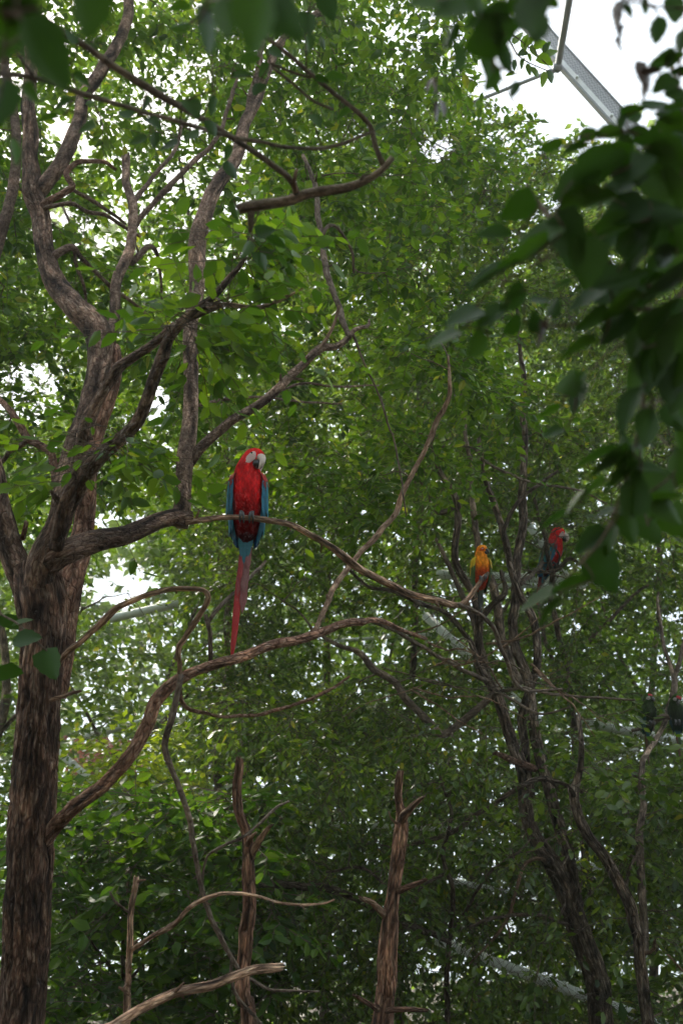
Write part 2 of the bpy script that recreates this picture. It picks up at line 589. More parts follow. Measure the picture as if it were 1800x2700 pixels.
# ------------------------------------------------------------------ leaves
# leaf along +X (0..1), width along Y, thin shallow boat fold along Z
LEAF8 = np.array([(0, 0, 0), (0.34, 0, -0.035), (0.70, 0, -0.03), (1, 0, 0.03),
                  (0.28, 0.25, 0.045), (0.66, 0.21, 0.04), (0.28, -0.25, 0.045), (0.66, -0.21, 0.04)])
LEAF8_T = np.array([(0, 1, 4), (2, 3, 5), (0, 6, 1), (2, 7, 3)])
LEAF8_Q = np.array([(1, 2, 5, 4), (1, 6, 7, 2)])
LEAF5 = np.array([(0, 0, 0), (0.42, 0.27, 0.03), (1, 0, 0), (0.42, -0.27, 0.03), (0.45, 0, -0.03)])
LEAF5_T = np.array([(0, 4, 1), (4, 2, 1), (0, 3, 4), (4, 3, 2)])


def leaf_outline(serr=True, n=9, heart=False):
    """One large leaf, about 50 triangles, with a toothed margin and a drooping tip."""
    xs = np.linspace(0, 1, n)
    w = 0.36 * np.sin(np.pi * np.power(xs, 0.72)) ** 0.8
    w[0] = 0.0
    w[-1] = 0.0
    if heart:
        w = 0.44 * np.sin(np.pi * np.power(xs, 0.55)) ** 0.75
        w[0] = w[-1] = 0.0
    V, F = [], []
    for k, x in enumerate(xs):
        zc = -0.10 * x * x + 0.02
        tooth = 0.02 * (1 if k % 2 else -1) if serr and 0 < k < n - 1 else 0
        back = -0.05 if heart and k == 1 else 0.0
        V += [(x + back, w[k] + tooth, zc + 0.16 * w[k]), (x, w[k] * 0.5, zc + 0.03 * w[k]), (x, 0, zc - 0.02),
              (x, -w[k] * 0.5, zc + 0.03 * w[k]), (x + back, -w[k] - tooth, zc + 0.16 * w[k])]
    for k in range(n - 1):
        for j in range(4):
            a = k * 5 + j
            F.append((a, a + 1, a + 6, a + 5))
    return np.array(V), np.array(F)


GAPS = [  # open places in the canopy: px, py, rx, ry, share of leaves missing there
    (1150, 392, 55, 45, 0.92), (1118, 689, 55, 50, 0.55), (160, 570, 42, 36, 1.0), (480, 470, 46, 30, 0.95), (555, 510, 40, 22, 0.7),
    (290, 300, 30, 26, 0.7), (520, 205, 70, 55, 0.5), (250, 625, 60, 60, 0.62), (390, 720, 60, 80, 0.5), (222, 372, 26, 30, 0.85),
    (158, 345, 28, 40, 0.8), (60, 1040, 110, 85, 0.60), (120, 990, 60, 40, 0.6), (415, 1060, 40, 46, 0.9), (395, 1130, 40, 40, 0.5),
    (232, 1330, 26, 34, 0.92), (285, 1372, 30, 40, 0.85), (330, 1545, 100, 46, 0.88), (270, 1585, 60, 34, 0.9), (330, 1625, 60, 20, 0.6),
    (1560, 800, 90, 80, 0.4), (1660, 985, 70, 50, 0.6), (520, 22, 20, 22, 1.0), (635, 560, 30, 20, 0.5), (1010, 300, 70, 50, 0.35),
    (1470, 560, 70, 60, 0.4), (1770, 1680, 50, 90, 0.6), (1240, 1590, 130, 60, 0.5), (330, 1480, 60, 40, 0.5), (300, 560, 50, 40, 0.5),
    (120, 420, 24, 40, 0.5), (1000, 470, 40, 30, 0.3), (60, 660, 60, 60, 0.35), (200, 1940, 100, 70, 0.35), (1030, 1700, 140, 40, 0.35),
]
SKY_POLY = np.array([(1285, 150), (1400, -60), (1900, -60), (1900, 330), (1700, 420), (1640, 372), (1560, 350), (1530, 300), (1500, 340),
                     (1462, 395), (1425, 300), (1300, 280), (1240, 250)])


def in_poly(x, y, poly):
    ins = np.zeros(len(x), bool)
    j = len(poly) - 1
    for i in range(len(poly)):
        xi, yi = poly[i]
        xj, yj = poly[j]
        c = ((yi > y) != (yj > y)) & (x < (xj - xi) * (y - yi) / (yj - yi + 1e-9) + xi)
        ins ^= c
        j = i
    return ins


BIRD_CLEAR = []                                  # px0, py0, px1, py1, depth: no leaf between a bird and the path


def keep_leaves(P, r, sky_gap=True):
    if sky_gap is None:
        return np.ones(len(P), bool)
    px, py, d = project(P)
    k = d > 0.4
    jx, jy = px + r.normal(0, 9, len(px)), py + r.normal(0, 9, len(py))
    for gx, gy, rx, ry, s in GAPS:
        q = ((jx - gx) / rx) ** 2 + ((jy - gy) / ry) ** 2
        k &= ~((q < 1) & (r.random(len(px)) < s))
    if sky_gap:
        k &= ~(in_poly(jx, jy, SKY_POLY) & (r.random(len(px)) < 0.985))
    cx, cy_ = (px // 8).astype(int), (py // 8).astype(int)
    ok = (cx >= 0) & (cx < 228) & (cy_ >= 0) & (cy_ < 340)
    cd = np.zeros(len(px))
    cp = np.zeros(len(px))
    cd[ok] = CORRIDOR[cy_[ok], cx[ok]]
    cp[ok] = CORR_P[cy_[ok], cx[ok]]
    k &= ~((d < cd) & (r.random(len(px)) < cp))
    for x0, y0, x1, y1, dd in BIRD_CLEAR:
        k &= ~((px > x0) & (px < x1) & (py > y0) & (py < y1) & (d < dd))
    return k


def norm(v):
    return v / np.maximum(np.linalg.norm(v, axis=-1, keepdims=True), 1e-9)


def grow_crown(name, tree, skel, attract, r, leaf_len, mat, mat1=None, sprays=9, leaves=12, spray_len=0.36, simple=False,
               single=0, droop=0.12, twig_mat=None, upright=0.0, tilt=0.55, width=1.0, sky_gap=True, thick=1.0):
    """Grow thin wood from the skeleton to every attractor and hang leafy sprays on its outer half."""
    tw = twig_mat or M['twig']
    NP = np.array(skel.P)
    NR = np.array(skel.R)
    d0 = np.array([np.min(np.linalg.norm(NP - a, axis=1)) for a in attract])
    order = np.argsort(d0)
    paths, rads = [], []
    npt = 7
    cap = len(NP) + len(attract) * npt
    BP = np.zeros((cap, 3))
    BR = np.zeros(cap)
    BP[:len(NP)] = NP
    BR[:len(NP)] = NR
    cnt = len(NP)
    t = np.linspace(0, 1, npt)[:, None]
    for i in order:
        a = attract[i]
        dd = np.linalg.norm(BP[:cnt] - a, axis=1) + np.where(BR[:cnt] < 0.004, 0.12, 0.0)
        k = int(np.argmin(dd))
        p = BP[k]
        Ld = np.linalg.norm(a - p)
        if Ld < 0.05:
            continue
        mid = (p + a) / 2 + np.array((0, 0, 1)) * Ld * 0.10 + r.normal(0, 1, 3) * Ld * 0.12
        c = (1 - t) ** 2 * p + 2 * t * (1 - t) * mid + t ** 2 * a
        c[1:-1] += r.normal(0, 1, (npt - 2, 3)) * Ld * 0.018
        r0 = min(BR[k] * 0.75, 0.003 + 0.0042 * Ld) * thick
        rr = r0 + (0.0016 - r0) * t[:, 0] ** 0.8
        paths.append(c)
        rads.append(rr)
        BP[cnt:cnt + npt] = c
        BR[cnt:cnt + npt] = rr
        cnt += npt
    PT = np.array(paths)
    RD = np.array(rads)
    nb = len(PT)
    # wood of the boughs
    sd = 5
    Tn = norm(np.gradient(PT, axis=1))
    ref = np.where(np.abs(Tn[..., 2:3]) < 0.9, np.array((0, 0, 1.0)), np.array((1.0, 0, 0)))
    A = norm(np.cross(Tn, ref))
    B = np.cross(Tn, A)
    th = np.arange(sd) / sd * 2 * math.pi
    V = PT[:, :, None, :] + RD[:, :, None, None] * (np.cos(th)[None, None, :, None] * A[:, :, None, :] + np.sin(th)[None, None, :, None] * B[:, :, None, :])
    bk = np.stack(np.broadcast_arrays(np.cos(th)[None, None, :] * RD[:, :, None], np.sin(th)[None, None, :] * RD[:, :, None],
                                      (np.arange(npt) * 0.12)[None, :, None] + np.arange(nb)[:, None, None] * 0.37), axis=-1)
    idx = np.arange(nb * npt * sd).reshape(nb, npt, sd)
    q = np.stack([idx[:, :-1, :], np.roll(idx, -1, 2)[:, :-1, :], np.roll(idx, -1, 2)[:, 1:, :], idx[:, 1:, :]], axis=-1).reshape(-1, 4)
    VV, QQ, BB = [V.reshape(-1, 3)], [q], [bk.reshape(-1, 3)]
    off = nb * npt * sd
    # sprays
    ns = nb * sprays
    u = r.uniform(0.42, 1.0, (nb, sprays)) * (npt - 1)
    u0 = np.minimum(u.astype(int), npt - 2)
    f = (u - u0)[..., None]
    ar = np.arange(nb)[:, None]
    S0 = (PT[ar, u0] * (1 - f) + PT[ar, u0 + 1] * f).reshape(-1, 3)
    along = np.repeat(norm(PT[:, -1] - PT[:, -3])[:, None, :], sprays, 1).reshape(-1, 3)
    az = r.uniform(0, 2 * math.pi, ns)
    el = r.normal(-droop + upright, 0.38, ns)
    D = np.stack([np.cos(az) * np.cos(el), np.sin(az) * np.cos(el), np.sin(el)], -1)
    D = norm(D + 0.35 * along)
    SL = spray_len * r.uniform(0.6, 1.25, ns)
    kk = 3
    ts = np.linspace(0, 1, kk)
    side = norm(np.cross(D, np.array((0, 0, 1.0))) + 1e-6)
    bend = r.normal(0, 0.14, ns)
    SP = S0[:, None, :] + D[:, None, :] * (ts[None, :, None] * SL[:, None, None]) \
        + side[:, None, :] * ((ts ** 2)[None, :, None] * (bend * SL)[:, None, None]) \
        + np.array((0, 0, -1.0)) * ((ts ** 2)[None, :, None] * (droop * SL)[:, None, None])
    sr = (0.0019 * (1 - 0.6 * ts))[None, :] * np.ones((ns, 1)) * thick
    Ts = norm(np.gradient(SP, axis=1))
    As = norm(np.cross(Ts, np.array((0.1, 0.2, 1.0))))
    Bs = np.cross(Ts, As)
    # leaves, alternate along the spray
    K = leaves
    tl = (np.arange(K) + 0.6) / K
    TL = np.clip(tl[None, :] + r.normal(0, 0.02, (ns, K)), 0.03, 1.0)
    uu = TL * (kk - 1)
    u1 = np.minimum(uu.astype(int), kk - 2)
    ff = (uu - u1)[..., None]
    an = np.arange(ns)[:, None]
    LP = SP[an, u1] * (1 - ff) + SP[an, u1 + 1] * ff
    LT = Ts[an, u1]
    sgn = np.where(np.arange(K) % 2 == 0, 1.0, -1.0)[None, :, None]
    up = norm(np.array((0, 0, 1.0)) + r.normal(0, 0.30, (ns, 1, 3)))
    sdv = norm(np.cross(LT, up))
    ax = norm(LT * r.uniform(0.35, 0.9, (ns, K, 1)) + sdv * sgn * 0.8 + np.array((0, 0, -1.0)) * r.uniform(0.0, 0.55, (ns, K, 1)) + r.normal(0, 0.16, (ns, K, 3)))
    nn = norm(up + r.normal(0, tilt, (ns, K, 3)))
    bb = norm(np.cross(nn, ax))
    nn = np.cross(ax, bb)
    sz = leaf_len * r.uniform(0.62, 1.2, (ns, K)) * (0.75 + 0.35 * np.sin(TL * 2.6))
    LP, ax, bb, nn, sz = LP.reshape(-1, 3), ax.reshape(-1, 3), bb.reshape(-1, 3), nn.reshape(-1, 3), sz.reshape(-1)
    k = keep_leaves(LP + ax * sz[:, None] * 0.5, r, sky_gap) & (r.random(len(LP)) < 0.93)
    # a spray that lost most of its leaves is not drawn
    share = k.reshape(ns, K).mean(1)
    live = share > 0.3
    SPl, srl, Asl, Bsl = SP[live], sr[live], As[live], Bs[live]
    nl = len(SPl)
    if nl and not simple:
        th3 = np.arange(3) / 3 * 2 * math.pi
        V3 = SPl[:, :, None, :] + srl[:, :, None, None] * (np.cos(th3)[None, None, :, None] * Asl[:, :, None, :] + np.sin(th3)[None, None, :, None] * Bsl[:, :, None, :])
        id3 = np.arange(nl * kk * 3).reshape(nl, kk, 3) + off
        q3 = np.stack([id3[:, :-1, :], np.roll(id3, -1, 2)[:, :-1, :], np.roll(id3, -1, 2)[:, 1:, :], id3[:, 1:, :]], axis=-1).reshape(-1, 4)
        VV.append(V3.reshape(-1, 3))
        QQ.append(q3)
        BB.append(np.zeros((nl * kk * 3, 3)))
    me = raw_mesh('twigs', np.vstack(VV), [np.vstack(QQ)], tw, True, np.vstack(BB))
    o = world_part('twigs', me, tree)
    o['kind'] = 'stuff'
    k &= np.repeat(live, K)
    LP, ax, bb, nn, sz = LP[k], ax[k], bb[k] * width, nn[k], sz[k]
    # the leaves that show largest become leaves of their own
    if single and mat1 is not None and len(LP):
        px, py, d = project(LP)
        inside = (px > -10) & (px < 1810) & (py > -10) & (py < 2710)
        score = np.where(inside, sz / d, 0)
        pick = np.argsort(-score)[:single]
        meL = raw_mesh('leaf', LEAF8 * 1.0, [LEAF8_T, LEAF8_Q], mat1, True)
        for i in pick:
            lo = part('leaf', meL, tree)
            Mx = Matrix(((ax[i][0] * sz[i], bb[i][0] * sz[i], nn[i][0] * sz[i], LP[i][0] - tree.location[0]),
                         (ax[i][1] * sz[i], bb[i][1] * sz[i], nn[i][1] * sz[i], LP[i][1] - tree.location[1]),
                         (ax[i][2] * sz[i], bb[i][2] * sz[i], nn[i][2] * sz[i], LP[i][2] - tree.location[2]),
                         (0, 0, 0, 1)))
            lo.matrix_local = Mx
        m = np.ones(len(LP), bool)
        m[pick] = False
        LP, ax, bb, nn, sz = LP[m], ax[m], bb[m], nn[m], sz[m]
    def leaf_block(sel, proto, tabs, off):
        P_, a_, b_, n_, s_ = LP[sel], ax[sel], bb[sel], nn[sel], sz[sel]
        V = P_[:, None, :] + s_[:, None, None] * (proto[None, :, 0:1] * a_[:, None, :] + proto[None, :, 1:2] * b_[:, None, :] + proto[None, :, 2:3] * n_[:, None, :])
        base = np.arange(len(P_))[:, None, None] * len(proto) + off
        return V.reshape(-1, 3), [(base + t_[None]).reshape(-1, t_.shape[1]) for t_ in tabs]
    depth = (LP - CAM) @ FWD
    far_ = np.ones(len(LP), bool) if simple else (depth > 5.7)
    V5, g5 = leaf_block(far_, LEAF5, [LEAF5_T], 0)
    V8, g8 = leaf_block(~far_, LEAF8, [LEAF8_T, LEAF8_Q], len(V5))
    me = raw_mesh('crown', np.vstack([V5, V8]), [g for g in g5 + g8 if len(g)], mat, False)
    o = world_part('crown', me, tree)
    o['kind'] = 'stuff'
    print('CROWN', name, 'boughs', nb, 'leaves', len(LP))
    return o


def scatter(r, n, x0, x1, y0, y1, d0, d1, accept=None, sep=0.0):
    """Bough ends spread through a block of air between two distances."""
    out = []
    tries = 0
    while len(out) < n and tries < n * 40:
        tries += 1
        d = (r.uniform(d0 ** 3, d1 ** 3)) ** (1 / 3)
        px, py = r.uniform(x0, x1), r.uniform(y0, y1)
        if accept is not None and r.random() > accept(px, py, d):
            continue
        p = at(px, py, d)
        if p[2] < 0.25:
            continue
        if SKY_POLY is not None and in_poly(np.array([px]), np.array([py]), SKY_POLY)[0]:
            continue
        if sep > 0 and out:
            if np.min(np.linalg.norm(np.array(out[-120:]) - p, axis=1)) < sep:
                continue
        out.append(p)
    return np.array(out)


# ------------------------------------------------------------------ ground
def build_ground():
    n = 70
    g = np.linspace(-1, 1, n)
    g = np.sign(g) * np.abs(g) ** 2.2 * 400
    X, Y = np.meshgrid(g, g + 8)
    Z = (vnoise(X / 2.5 + 500, Y / 2.5 + 500, None, 4) - 0.5) * 0.18
    V = np.stack([X, Y, Z], -1).reshape(-1, 3)
    i = np.arange(n - 1)[:, None] * n + np.arange(n - 1)[None, :]
    q = np.stack([i, i + 1, i + n + 1, i + n], -1).reshape(-1, 4)
    m = plain_mat('leaf litter soil', (0.055, 0.042, 0.028), 0.95, 0.5, 3.0, 0.1, 0.0, 0.6)
    o = part('ground', raw_mesh('ground', V, [q], m, True), None)
    o['kind'] = 'structure'
    o['label'] = 'dark soil with leaf litter under the trees'


build_ground()

# birds stand in clear air: nothing hangs between them and the path
BIRD_CLEAR += [(575, 1165, 735, 1770, 4.2), (1225, 1430, 1310, 1625, 4.9), (1415, 1380, 1520, 1680, 8.6), (1690, 1830, 1800, 1880, 6.3)]

# ------------------------------------------------------------------ the old tree with the perch
def build_old_tree():
    r = np.random.default_rng(21)
    b = at(45, 2800, 3.6)
    t = empty('old_tree', (b[0], b[1], 0.0), 'thick old tree with dark furrowed trunk and spreading limbs, holding the large red macaw', 'tree')
    sk = Skeleton()
    T, Lm, Rd = M['trunk'], M['limb'], M['red']
    limb('trunk', t, [(52, 2700, 3.6, 116), (72, 2374, 3.6, 120), (92, 2087, 3.6, 116), (112, 1800, 3.6, 106), (118, 1680, 3.62, 112), (112, 1570, 3.65, 125), (90, 1490, 3.7, 90)],
         T, sk, 0.05, 0.020, sides=88, prob=0.95, ground=True, step=0.012, wobble=0.1)
    limb('limb', t, [(85, 1560, 3.68, 80), (60, 1500, 3.7, 70), (34, 1440, 3.72, 62), (10, 1330, 3.75, 58), (-14, 1210, 3.8, 54), (-60, 1050, 3.9, 48), (-120, 850, 4.1, 36)], M['old'], sk, 0.05, 0.008, sides=32, prob=0.9)
    # back stem, reddish
    limb('limb', t, [(128, 1830, 3.78, 70), (160, 1700, 3.82, 80), (186, 1590, 3.86, 78), (208, 1470, 3.9, 62), (225, 1340, 3.95, 56), (250, 1180, 4.0, 54), (282, 1040, 4.05, 52), (292, 950, 4.08, 48), (288, 905, 4.1, 40)], Rd, sk, 0.06, 0.008, sides=32, prob=0.85)
    # main leaning limb
    limb('limb', t, [(105, 1560, 3.62, 86), (122, 1470, 3.6, 78), (168, 1370, 3.62, 66), (190, 1250, 3.68, 60), (210, 1160, 3.75, 58), (240, 1060, 3.85, 58), (262, 960, 3.95, 60), (256, 880, 4.05, 72), (205, 822, 4.12, 66),
                     (150, 760, 4.2, 58), (121, 689, 4.28, 52), (104, 574, 4.4, 50), (90, 505, 4.45, 54), (86, 440, 4.5, 44), (84, 373, 4.55, 40), (78, 290, 4.6, 38), (95, 200, 4.75, 34), (80, 90, 4.9, 28), (60, -60, 5.1, 22)],
         M['old'], sk, 0.05, 0.008, sides=34, prob=0.85)
    limb('limb', t, [(100, 500, 4.45, 44), (128, 470, 4.47, 42), (166, 413, 4.5, 40), (207, 321, 4.6, 36), (224, 253, 4.7, 34), (270, 189, 4.8, 32), (318, 103, 4.95, 30), (339, 34, 5.05, 28), (365, -60, 5.2, 24)], Lm, sk, 0.06, 0.004, prob=0.8)
    limb('limb', t, [(-20, 700, 4.5, 32), (14, 580, 4.6, 30), (34, 505, 4.7, 28), (42, 373, 4.8, 26), (30, 280, 4.9, 24), (12, 172, 5.0, 22), (0, 40, 5.2, 18)], Lm, sk, prob=0.6)
    limb('limb', t, [(286, 930, 4.08, 40), (294, 880, 4.1, 34), (306, 838, 4.15, 30), (313, 746, 4.2, 29), (339, 677, 4.28, 28), (347, 603, 4.35, 26), (350, 545, 4.4, 26), (338, 476, 4.5, 22), (333, 413, 4.55, 24)], Lm, sk, 0.07, 0.003, ragged=0.03, prob=0.8)
    limb('branch', t, [(352, 600, 4.36, 16), (368, 580, 4.38, 15), (402, 545, 4.42, 14), (459, 476, 4.5, 14), (517, 419, 4.6, 13), (574, 362, 4.7, 12), (608, 264, 4.85, 11), (626, 200, 5.0, 9)], Lm, sk, prob=0.7)
    limb('branch', t, [(348, 540, 4.42, 14), (376, 500, 4.5, 13), (410, 460, 4.58, 12), (459, 402, 4.7, 10), (480, 330, 4.9, 8)], Lm, sk, prob=0.5)
    limb('branch', t, [(108, 545, 4.4, 20), (132, 528, 4.38, 20), (172, 505, 4.38, 19), (195, 492, 4.4, 18), (178, 459, 4.45, 15), (200, 430, 4.48, 14), (232, 424, 4.5, 12), (275, 425, 4.55, 11), (304, 446, 4.6, 9)], Rd, sk, prob=0.8)
    limb('branch', t, [(112, 555, 4.4, 14), (138, 542, 4.36, 13), (190, 537, 4.36, 12), (230, 557, 4.38, 12), (276, 566, 4.4, 11), (321, 597, 4.45, 10), (372, 626, 4.5, 8)], Lm, sk, prob=0.7)
    limb('branch', t, [(190, 500, 4.4, 11), (241, 528, 4.42, 11), (287, 557, 4.45, 10), (332, 592, 4.5, 8)], Lm, sk, prob=0.6)
    limb('branch', t, [(130, 690, 4.28, 22), (160, 665, 4.3, 20), (190, 655, 4.33, 18), (215, 680, 4.4, 13), (260, 725, 4.45, 12), (300, 760, 4.5, 11), (355, 800, 4.6, 9), (400, 840, 4.7, 7)], Lm, sk, prob=0.7)
    limb('branch', t, [(196, 660, 4.35, 10), (205, 700, 4.38, 9), (226, 770, 4.4, 8), (228, 840, 4.45, 7)], Lm, sk, prob=0.5)
    limb('branch', t, [(345, 690, 4.3, 18), (375, 670, 4.35, 17), (400, 648, 4.4, 14), (418, 690, 4.5, 9), (430, 810, 4.6, 6)], Lm, sk, prob=0.5)
    limb('branch', t, [(146, 1280, 3.75, 24), (140, 1230, 3.78, 22), (128, 1190, 3.8, 22), (76, 1148, 3.85, 21), (36, 1090, 3.9, 18), (-10, 1045, 4.0, 14)], Rd, sk, prob=0.8)
    limb('branch', t, [(80, 1158, 3.86, 15), (40, 1185, 3.95, 14), (-15, 1235, 4.1, 12)], Lm, sk, prob=0.6)
    # dark limbs sweeping up to the right in front
    limb('limb', t, [(150, 1420, 3.5, 40), (190, 1300, 3.42, 40), (222, 1150, 3.4, 34), (247, 1084, 3.4, 30), (278, 1020, 3.4, 27), (310, 969, 3.4, 28), (348, 944, 3.4, 24), (419, 898, 3.4, 22), (459, 866, 3.4, 24), (520, 828, 3.4, 24), (578, 803, 3.4, 22)],
         M['old'], sk, 0.08, 0.005, ragged=0.02, prob=0.9)
    limb('limb', t, [(150, 1440, 3.55, 42), (200, 1313, 3.45, 40), (232, 1242, 3.4, 40), (278, 1196, 3.36, 38), (344, 1139, 3.34, 36), (375, 1085, 3.32, 35), (412, 1000, 3.3, 34), (432, 940, 3.3, 34), (452, 880, 3.3, 28), (500, 825, 3.3, 24), (560, 780, 3.3, 20), (606, 730, 3.3, 17), (646, 680, 3.3, 13), (668, 600, 3.35, 9)],
         M['old'], sk, 0.07, 0.006, prob=0.9)
    limb('broken_branch', t, [(560, 806, 3.38, 16), (610, 803, 3.36, 15), (660, 811, 3.34, 13), (706, 806, 3.33, 14), (745, 788, 3.32, 12), (784, 769, 3.3, 5)], M['dead'], None, 0.12, ragged=0.03, prob=1.0)
    # horizontal limb, its upright and the perch
    limb('limb', t, [(120, 1490, 3.62, 70), (161, 1460, 3.62, 70), (205, 1444, 3.64, 66), (258, 1428, 3.68, 62), (320, 1412, 3.74, 54), (373, 1396, 3.8, 50), (420, 1380, 3.86, 46), (470, 1372, 3.9, 44), (502, 1372, 3.93, 30)], M['old'], sk, 0.05, 0.007, sides=32, prob=1.0)
    limb('limb', t, [(470, 1385, 3.9, 56), (482, 1345, 3.92, 48), (488, 1300, 3.94, 44), (494, 1221, 3.97, 47), (497, 1130, 4.02, 42), (500, 1015, 4.08, 40), (506, 900, 4.15, 39), (520, 804, 4.22, 38), (518, 689, 4.3, 44), (526, 620, 4.34, 46), (551, 551, 4.4, 42), (591, 476, 4.5, 38),
                     (626, 402, 4.6, 34), (643, 333, 4.7, 32), (672, 280, 4.8, 28), (700, 201, 4.95, 22), (735, 120, 5.1, 20), (800, 60, 5.3, 16), (880, 10, 5.5, 12)], Lm, sk, 0.05, 0.003, sides=28, prob=0.92)
    limb('branch', t, [(645, 345, 4.68, 22), (655, 290, 4.75, 20), (680, 200, 4.9, 17), (696, 110, 5.05, 15), (745, -10, 5.3, 12)], Lm, sk, prob=0.6)
    limb('branch', t, [(492, 1235, 3.97, 30), (510, 1208, 3.97, 30), (532, 1182, 3.97, 28), (574, 1141, 3.98, 26), (631, 1095, 4.0, 25), (718, 1038, 4.05, 24), (775, 986, 4.1, 24), (815, 946, 4.13, 23), (850, 917, 4.16, 22), (885, 914, 4.18, 18), (915, 895, 4.2, 15), (935, 872, 4.22, 13), (972, 862, 4.26, 10), (975, 845, 4.28, 6)], Lm, sk, 0.06, 0.002, prob=0.95)
    limb('branch', t, [(840, 925, 4.15, 13), (862, 890, 4.17, 10), (880, 850, 4.2, 9), (893, 806, 4.23, 7)], M['dead'], sk, 0.08, prob=0.9)
    limb('branch', t, [(920, 890, 4.2, 15), (895, 815, 4.3, 16), (878, 770, 4.35, 16), (861, 706, 4.42, 17), (846, 610, 4.5, 15), (838, 545, 4.58, 13), (828, 482, 4.7, 12), (800, 410, 4.85, 10)], M['grey'], sk, prob=0.7)
    limb('branch', t, [(846, 640, 4.48, 10), (862, 600, 4.5, 10), (890, 600, 4.55, 9), (925, 660, 4.6, 8), (935, 720, 4.65, 7)], M['grey'], sk, prob=0.5)
    limb('perch_branch', t, [(486, 1376, 3.9, 22), (512, 1375, 3.92, 17), (563, 1368, 3.95, 16), (600, 1364, 3.96, 15), (650, 1364, 3.98, 15), (700, 1371, 4.0, 16), (764, 1383, 4.03, 16), (821, 1411, 4.08, 17), (861, 1434, 4.12, 18), (900, 1462, 4.17, 19),
                             (957, 1506, 4.24, 20), (1032, 1543, 4.34, 19), (1089, 1569, 4.42, 18), (1147, 1583, 4.5, 17), (1196, 1596, 4.57, 16), (1224, 1588, 4.6, 14), (1250, 1556, 4.63, 13), (1270, 1530, 4.66, 12), (1284, 1512, 4.68, 11)],
         M['dead'], sk, 0.08, 0.001, sides=18, prob=1.0, ragged=0.006, wobble=0.12)
    limb('branch', t, [(1190, 1594, 4.57, 14), (1215, 1597, 4.58, 13), (1256, 1617, 4.6, 13), (1296, 1652, 4.64, 12), (1319, 1704, 4.68, 12), (1342, 1761, 4.75, 11), (1362, 1805, 4.8, 10), (1400, 1822, 4.9, 8), (1480, 1815, 5.0, 6)], M['grey'], sk, prob=0.9)
    # big lower branch
    limb('limb', t, [(88, 2275, 3.62, 44), (126, 2216, 3.58, 42), (172, 2160, 3.52, 40), (218, 2116, 3.46, 38), (287, 2058, 3.46, 37), (344, 1989, 3.48, 36), (385, 1915, 3.5, 38), (402, 1860, 3.52, 36), (440, 1815, 3.54, 32), (471, 1790, 3.56, 30), (517, 1767, 3.6, 28), (614, 1744, 3.68, 27),
                     (718, 1704, 3.78, 25), (815, 1675, 3.88, 23), (900, 1652, 3.98, 20), (945, 1640, 4.05, 17), (1010, 1640, 4.2, 13), (1120, 1680, 4.5, 9)], Rd, sk, 0.09, 0.005, sides=30, prob=1.0)
    limb('dead_branch', t, [(140, 1770, 3.6, 20), (172, 1732, 3.5, 17), (212, 1692, 3.46, 16), (270, 1640, 3.44, 16), (310, 1602, 3.43, 16), (367, 1577, 3.42, 15), (420, 1563, 3.42, 16), (470, 1555, 3.42, 15), (528, 1554, 3.42, 13), (549, 1564, 3.42, 14), (551, 1585, 3.42, 15), (517, 1640, 3.43, 15), (490, 1682, 3.44, 14), (474, 1706, 3.45, 15), (476, 1752, 3.46, 13), (474, 1795, 3.47, 12)],
         M['dead'], None, 0.10, 0.001, sides=16, prob=1.0)
    limb('dead_branch', t, [(476, 1780, 3.46, 15), (471, 1811, 3.44, 16), (455, 1886, 3.42, 17), (437, 1955, 3.42, 18), (440, 1990, 3.42, 17), (455, 2030, 3.42, 15), (488, 2121, 3.42, 14), (511, 2213, 3.42, 14), (528, 2317, 3.42, 14), (545, 2374, 3.42, 13), (563, 2431, 3.42, 13), (597, 2506, 3.42, 13), (622, 2545, 3.42, 12), (640, 2580, 3.42, 9)],
         M['grey'], None, 0.08, 0.0, sides=12, prob=1.0)
    limb('dead_branch', t, [(612, 2525, 3.42, 9), (610, 2570, 3.42, 9), (622, 2620, 3.42, 9), (660, 2665, 3.42, 9), (690, 2705, 3.42, 9)], M['grey'], None, prob=1.0)
    limb('dead_branch', t, [(660, 2580, 3.42, 9), (690, 2600, 3.42, 8), (720, 2612, 3.42, 7), (770, 2612, 3.42, 6), (842, 2614, 3.42, 5)], M['grey'], None, prob=0.9)
    limb('dead_branch', t, [(532, 2320, 3.42, 8), (545, 2265, 3.42, 8), (556, 2250, 3.42, 8), (600, 2225, 3.44, 8), (645, 2205, 3.46, 8), (689, 2167, 3.5, 8), (728, 2128, 3.55, 8), (760, 2112, 3.6, 6)], M['grey'], None, prob=0.9)
    limb('dead_branch', t, [(474, 1800, 3.47, 16), (478, 1840, 3.5, 13), (495, 1864, 3.52, 11), (525, 1876, 3.55, 10), (574, 1887, 3.6, 9), (630, 1888, 3.64, 9), (689, 1883, 3.68, 10), (775, 1857, 3.75, 9), (861, 1823, 3.83, 9), (922, 1782, 3.9, 6)], Rd, None, 0.1, prob=0.9)
    limb('branch', t, [(545, 1620, 4.3, 12), (553, 1680, 4.3, 13), (558, 1735, 4.3, 12), (545, 1775, 4.3, 10)], M['grey'], None, prob=0.6)
    limb('branch', t, [(545, 1645, 4.3, 12), (580, 1600, 4.35, 12), (640, 1540, 4.5, 10), (700, 1480, 4.7, 8)], M['grey'], sk, prob=0.6)
    limb('branch', t, [(800, 1682, 3.88, 14), (835, 1655, 4.0, 14), (872, 1565, 4.3, 15), (903, 1518, 4.45, 15), (957, 1451, 4.6, 15), (1003, 1399, 4.7, 16), (1044, 1348, 4.8, 15), (1066, 1290, 4.85, 14), (1095, 1239, 4.9, 13), (1124, 1181, 4.95, 13), (1147, 1118, 5.0, 13), (1181, 1055, 5.0, 12), (1187, 1003, 5.0, 10), (1180, 940, 5.1, 6)], M['dead'], sk, 0.1, prob=0.97)
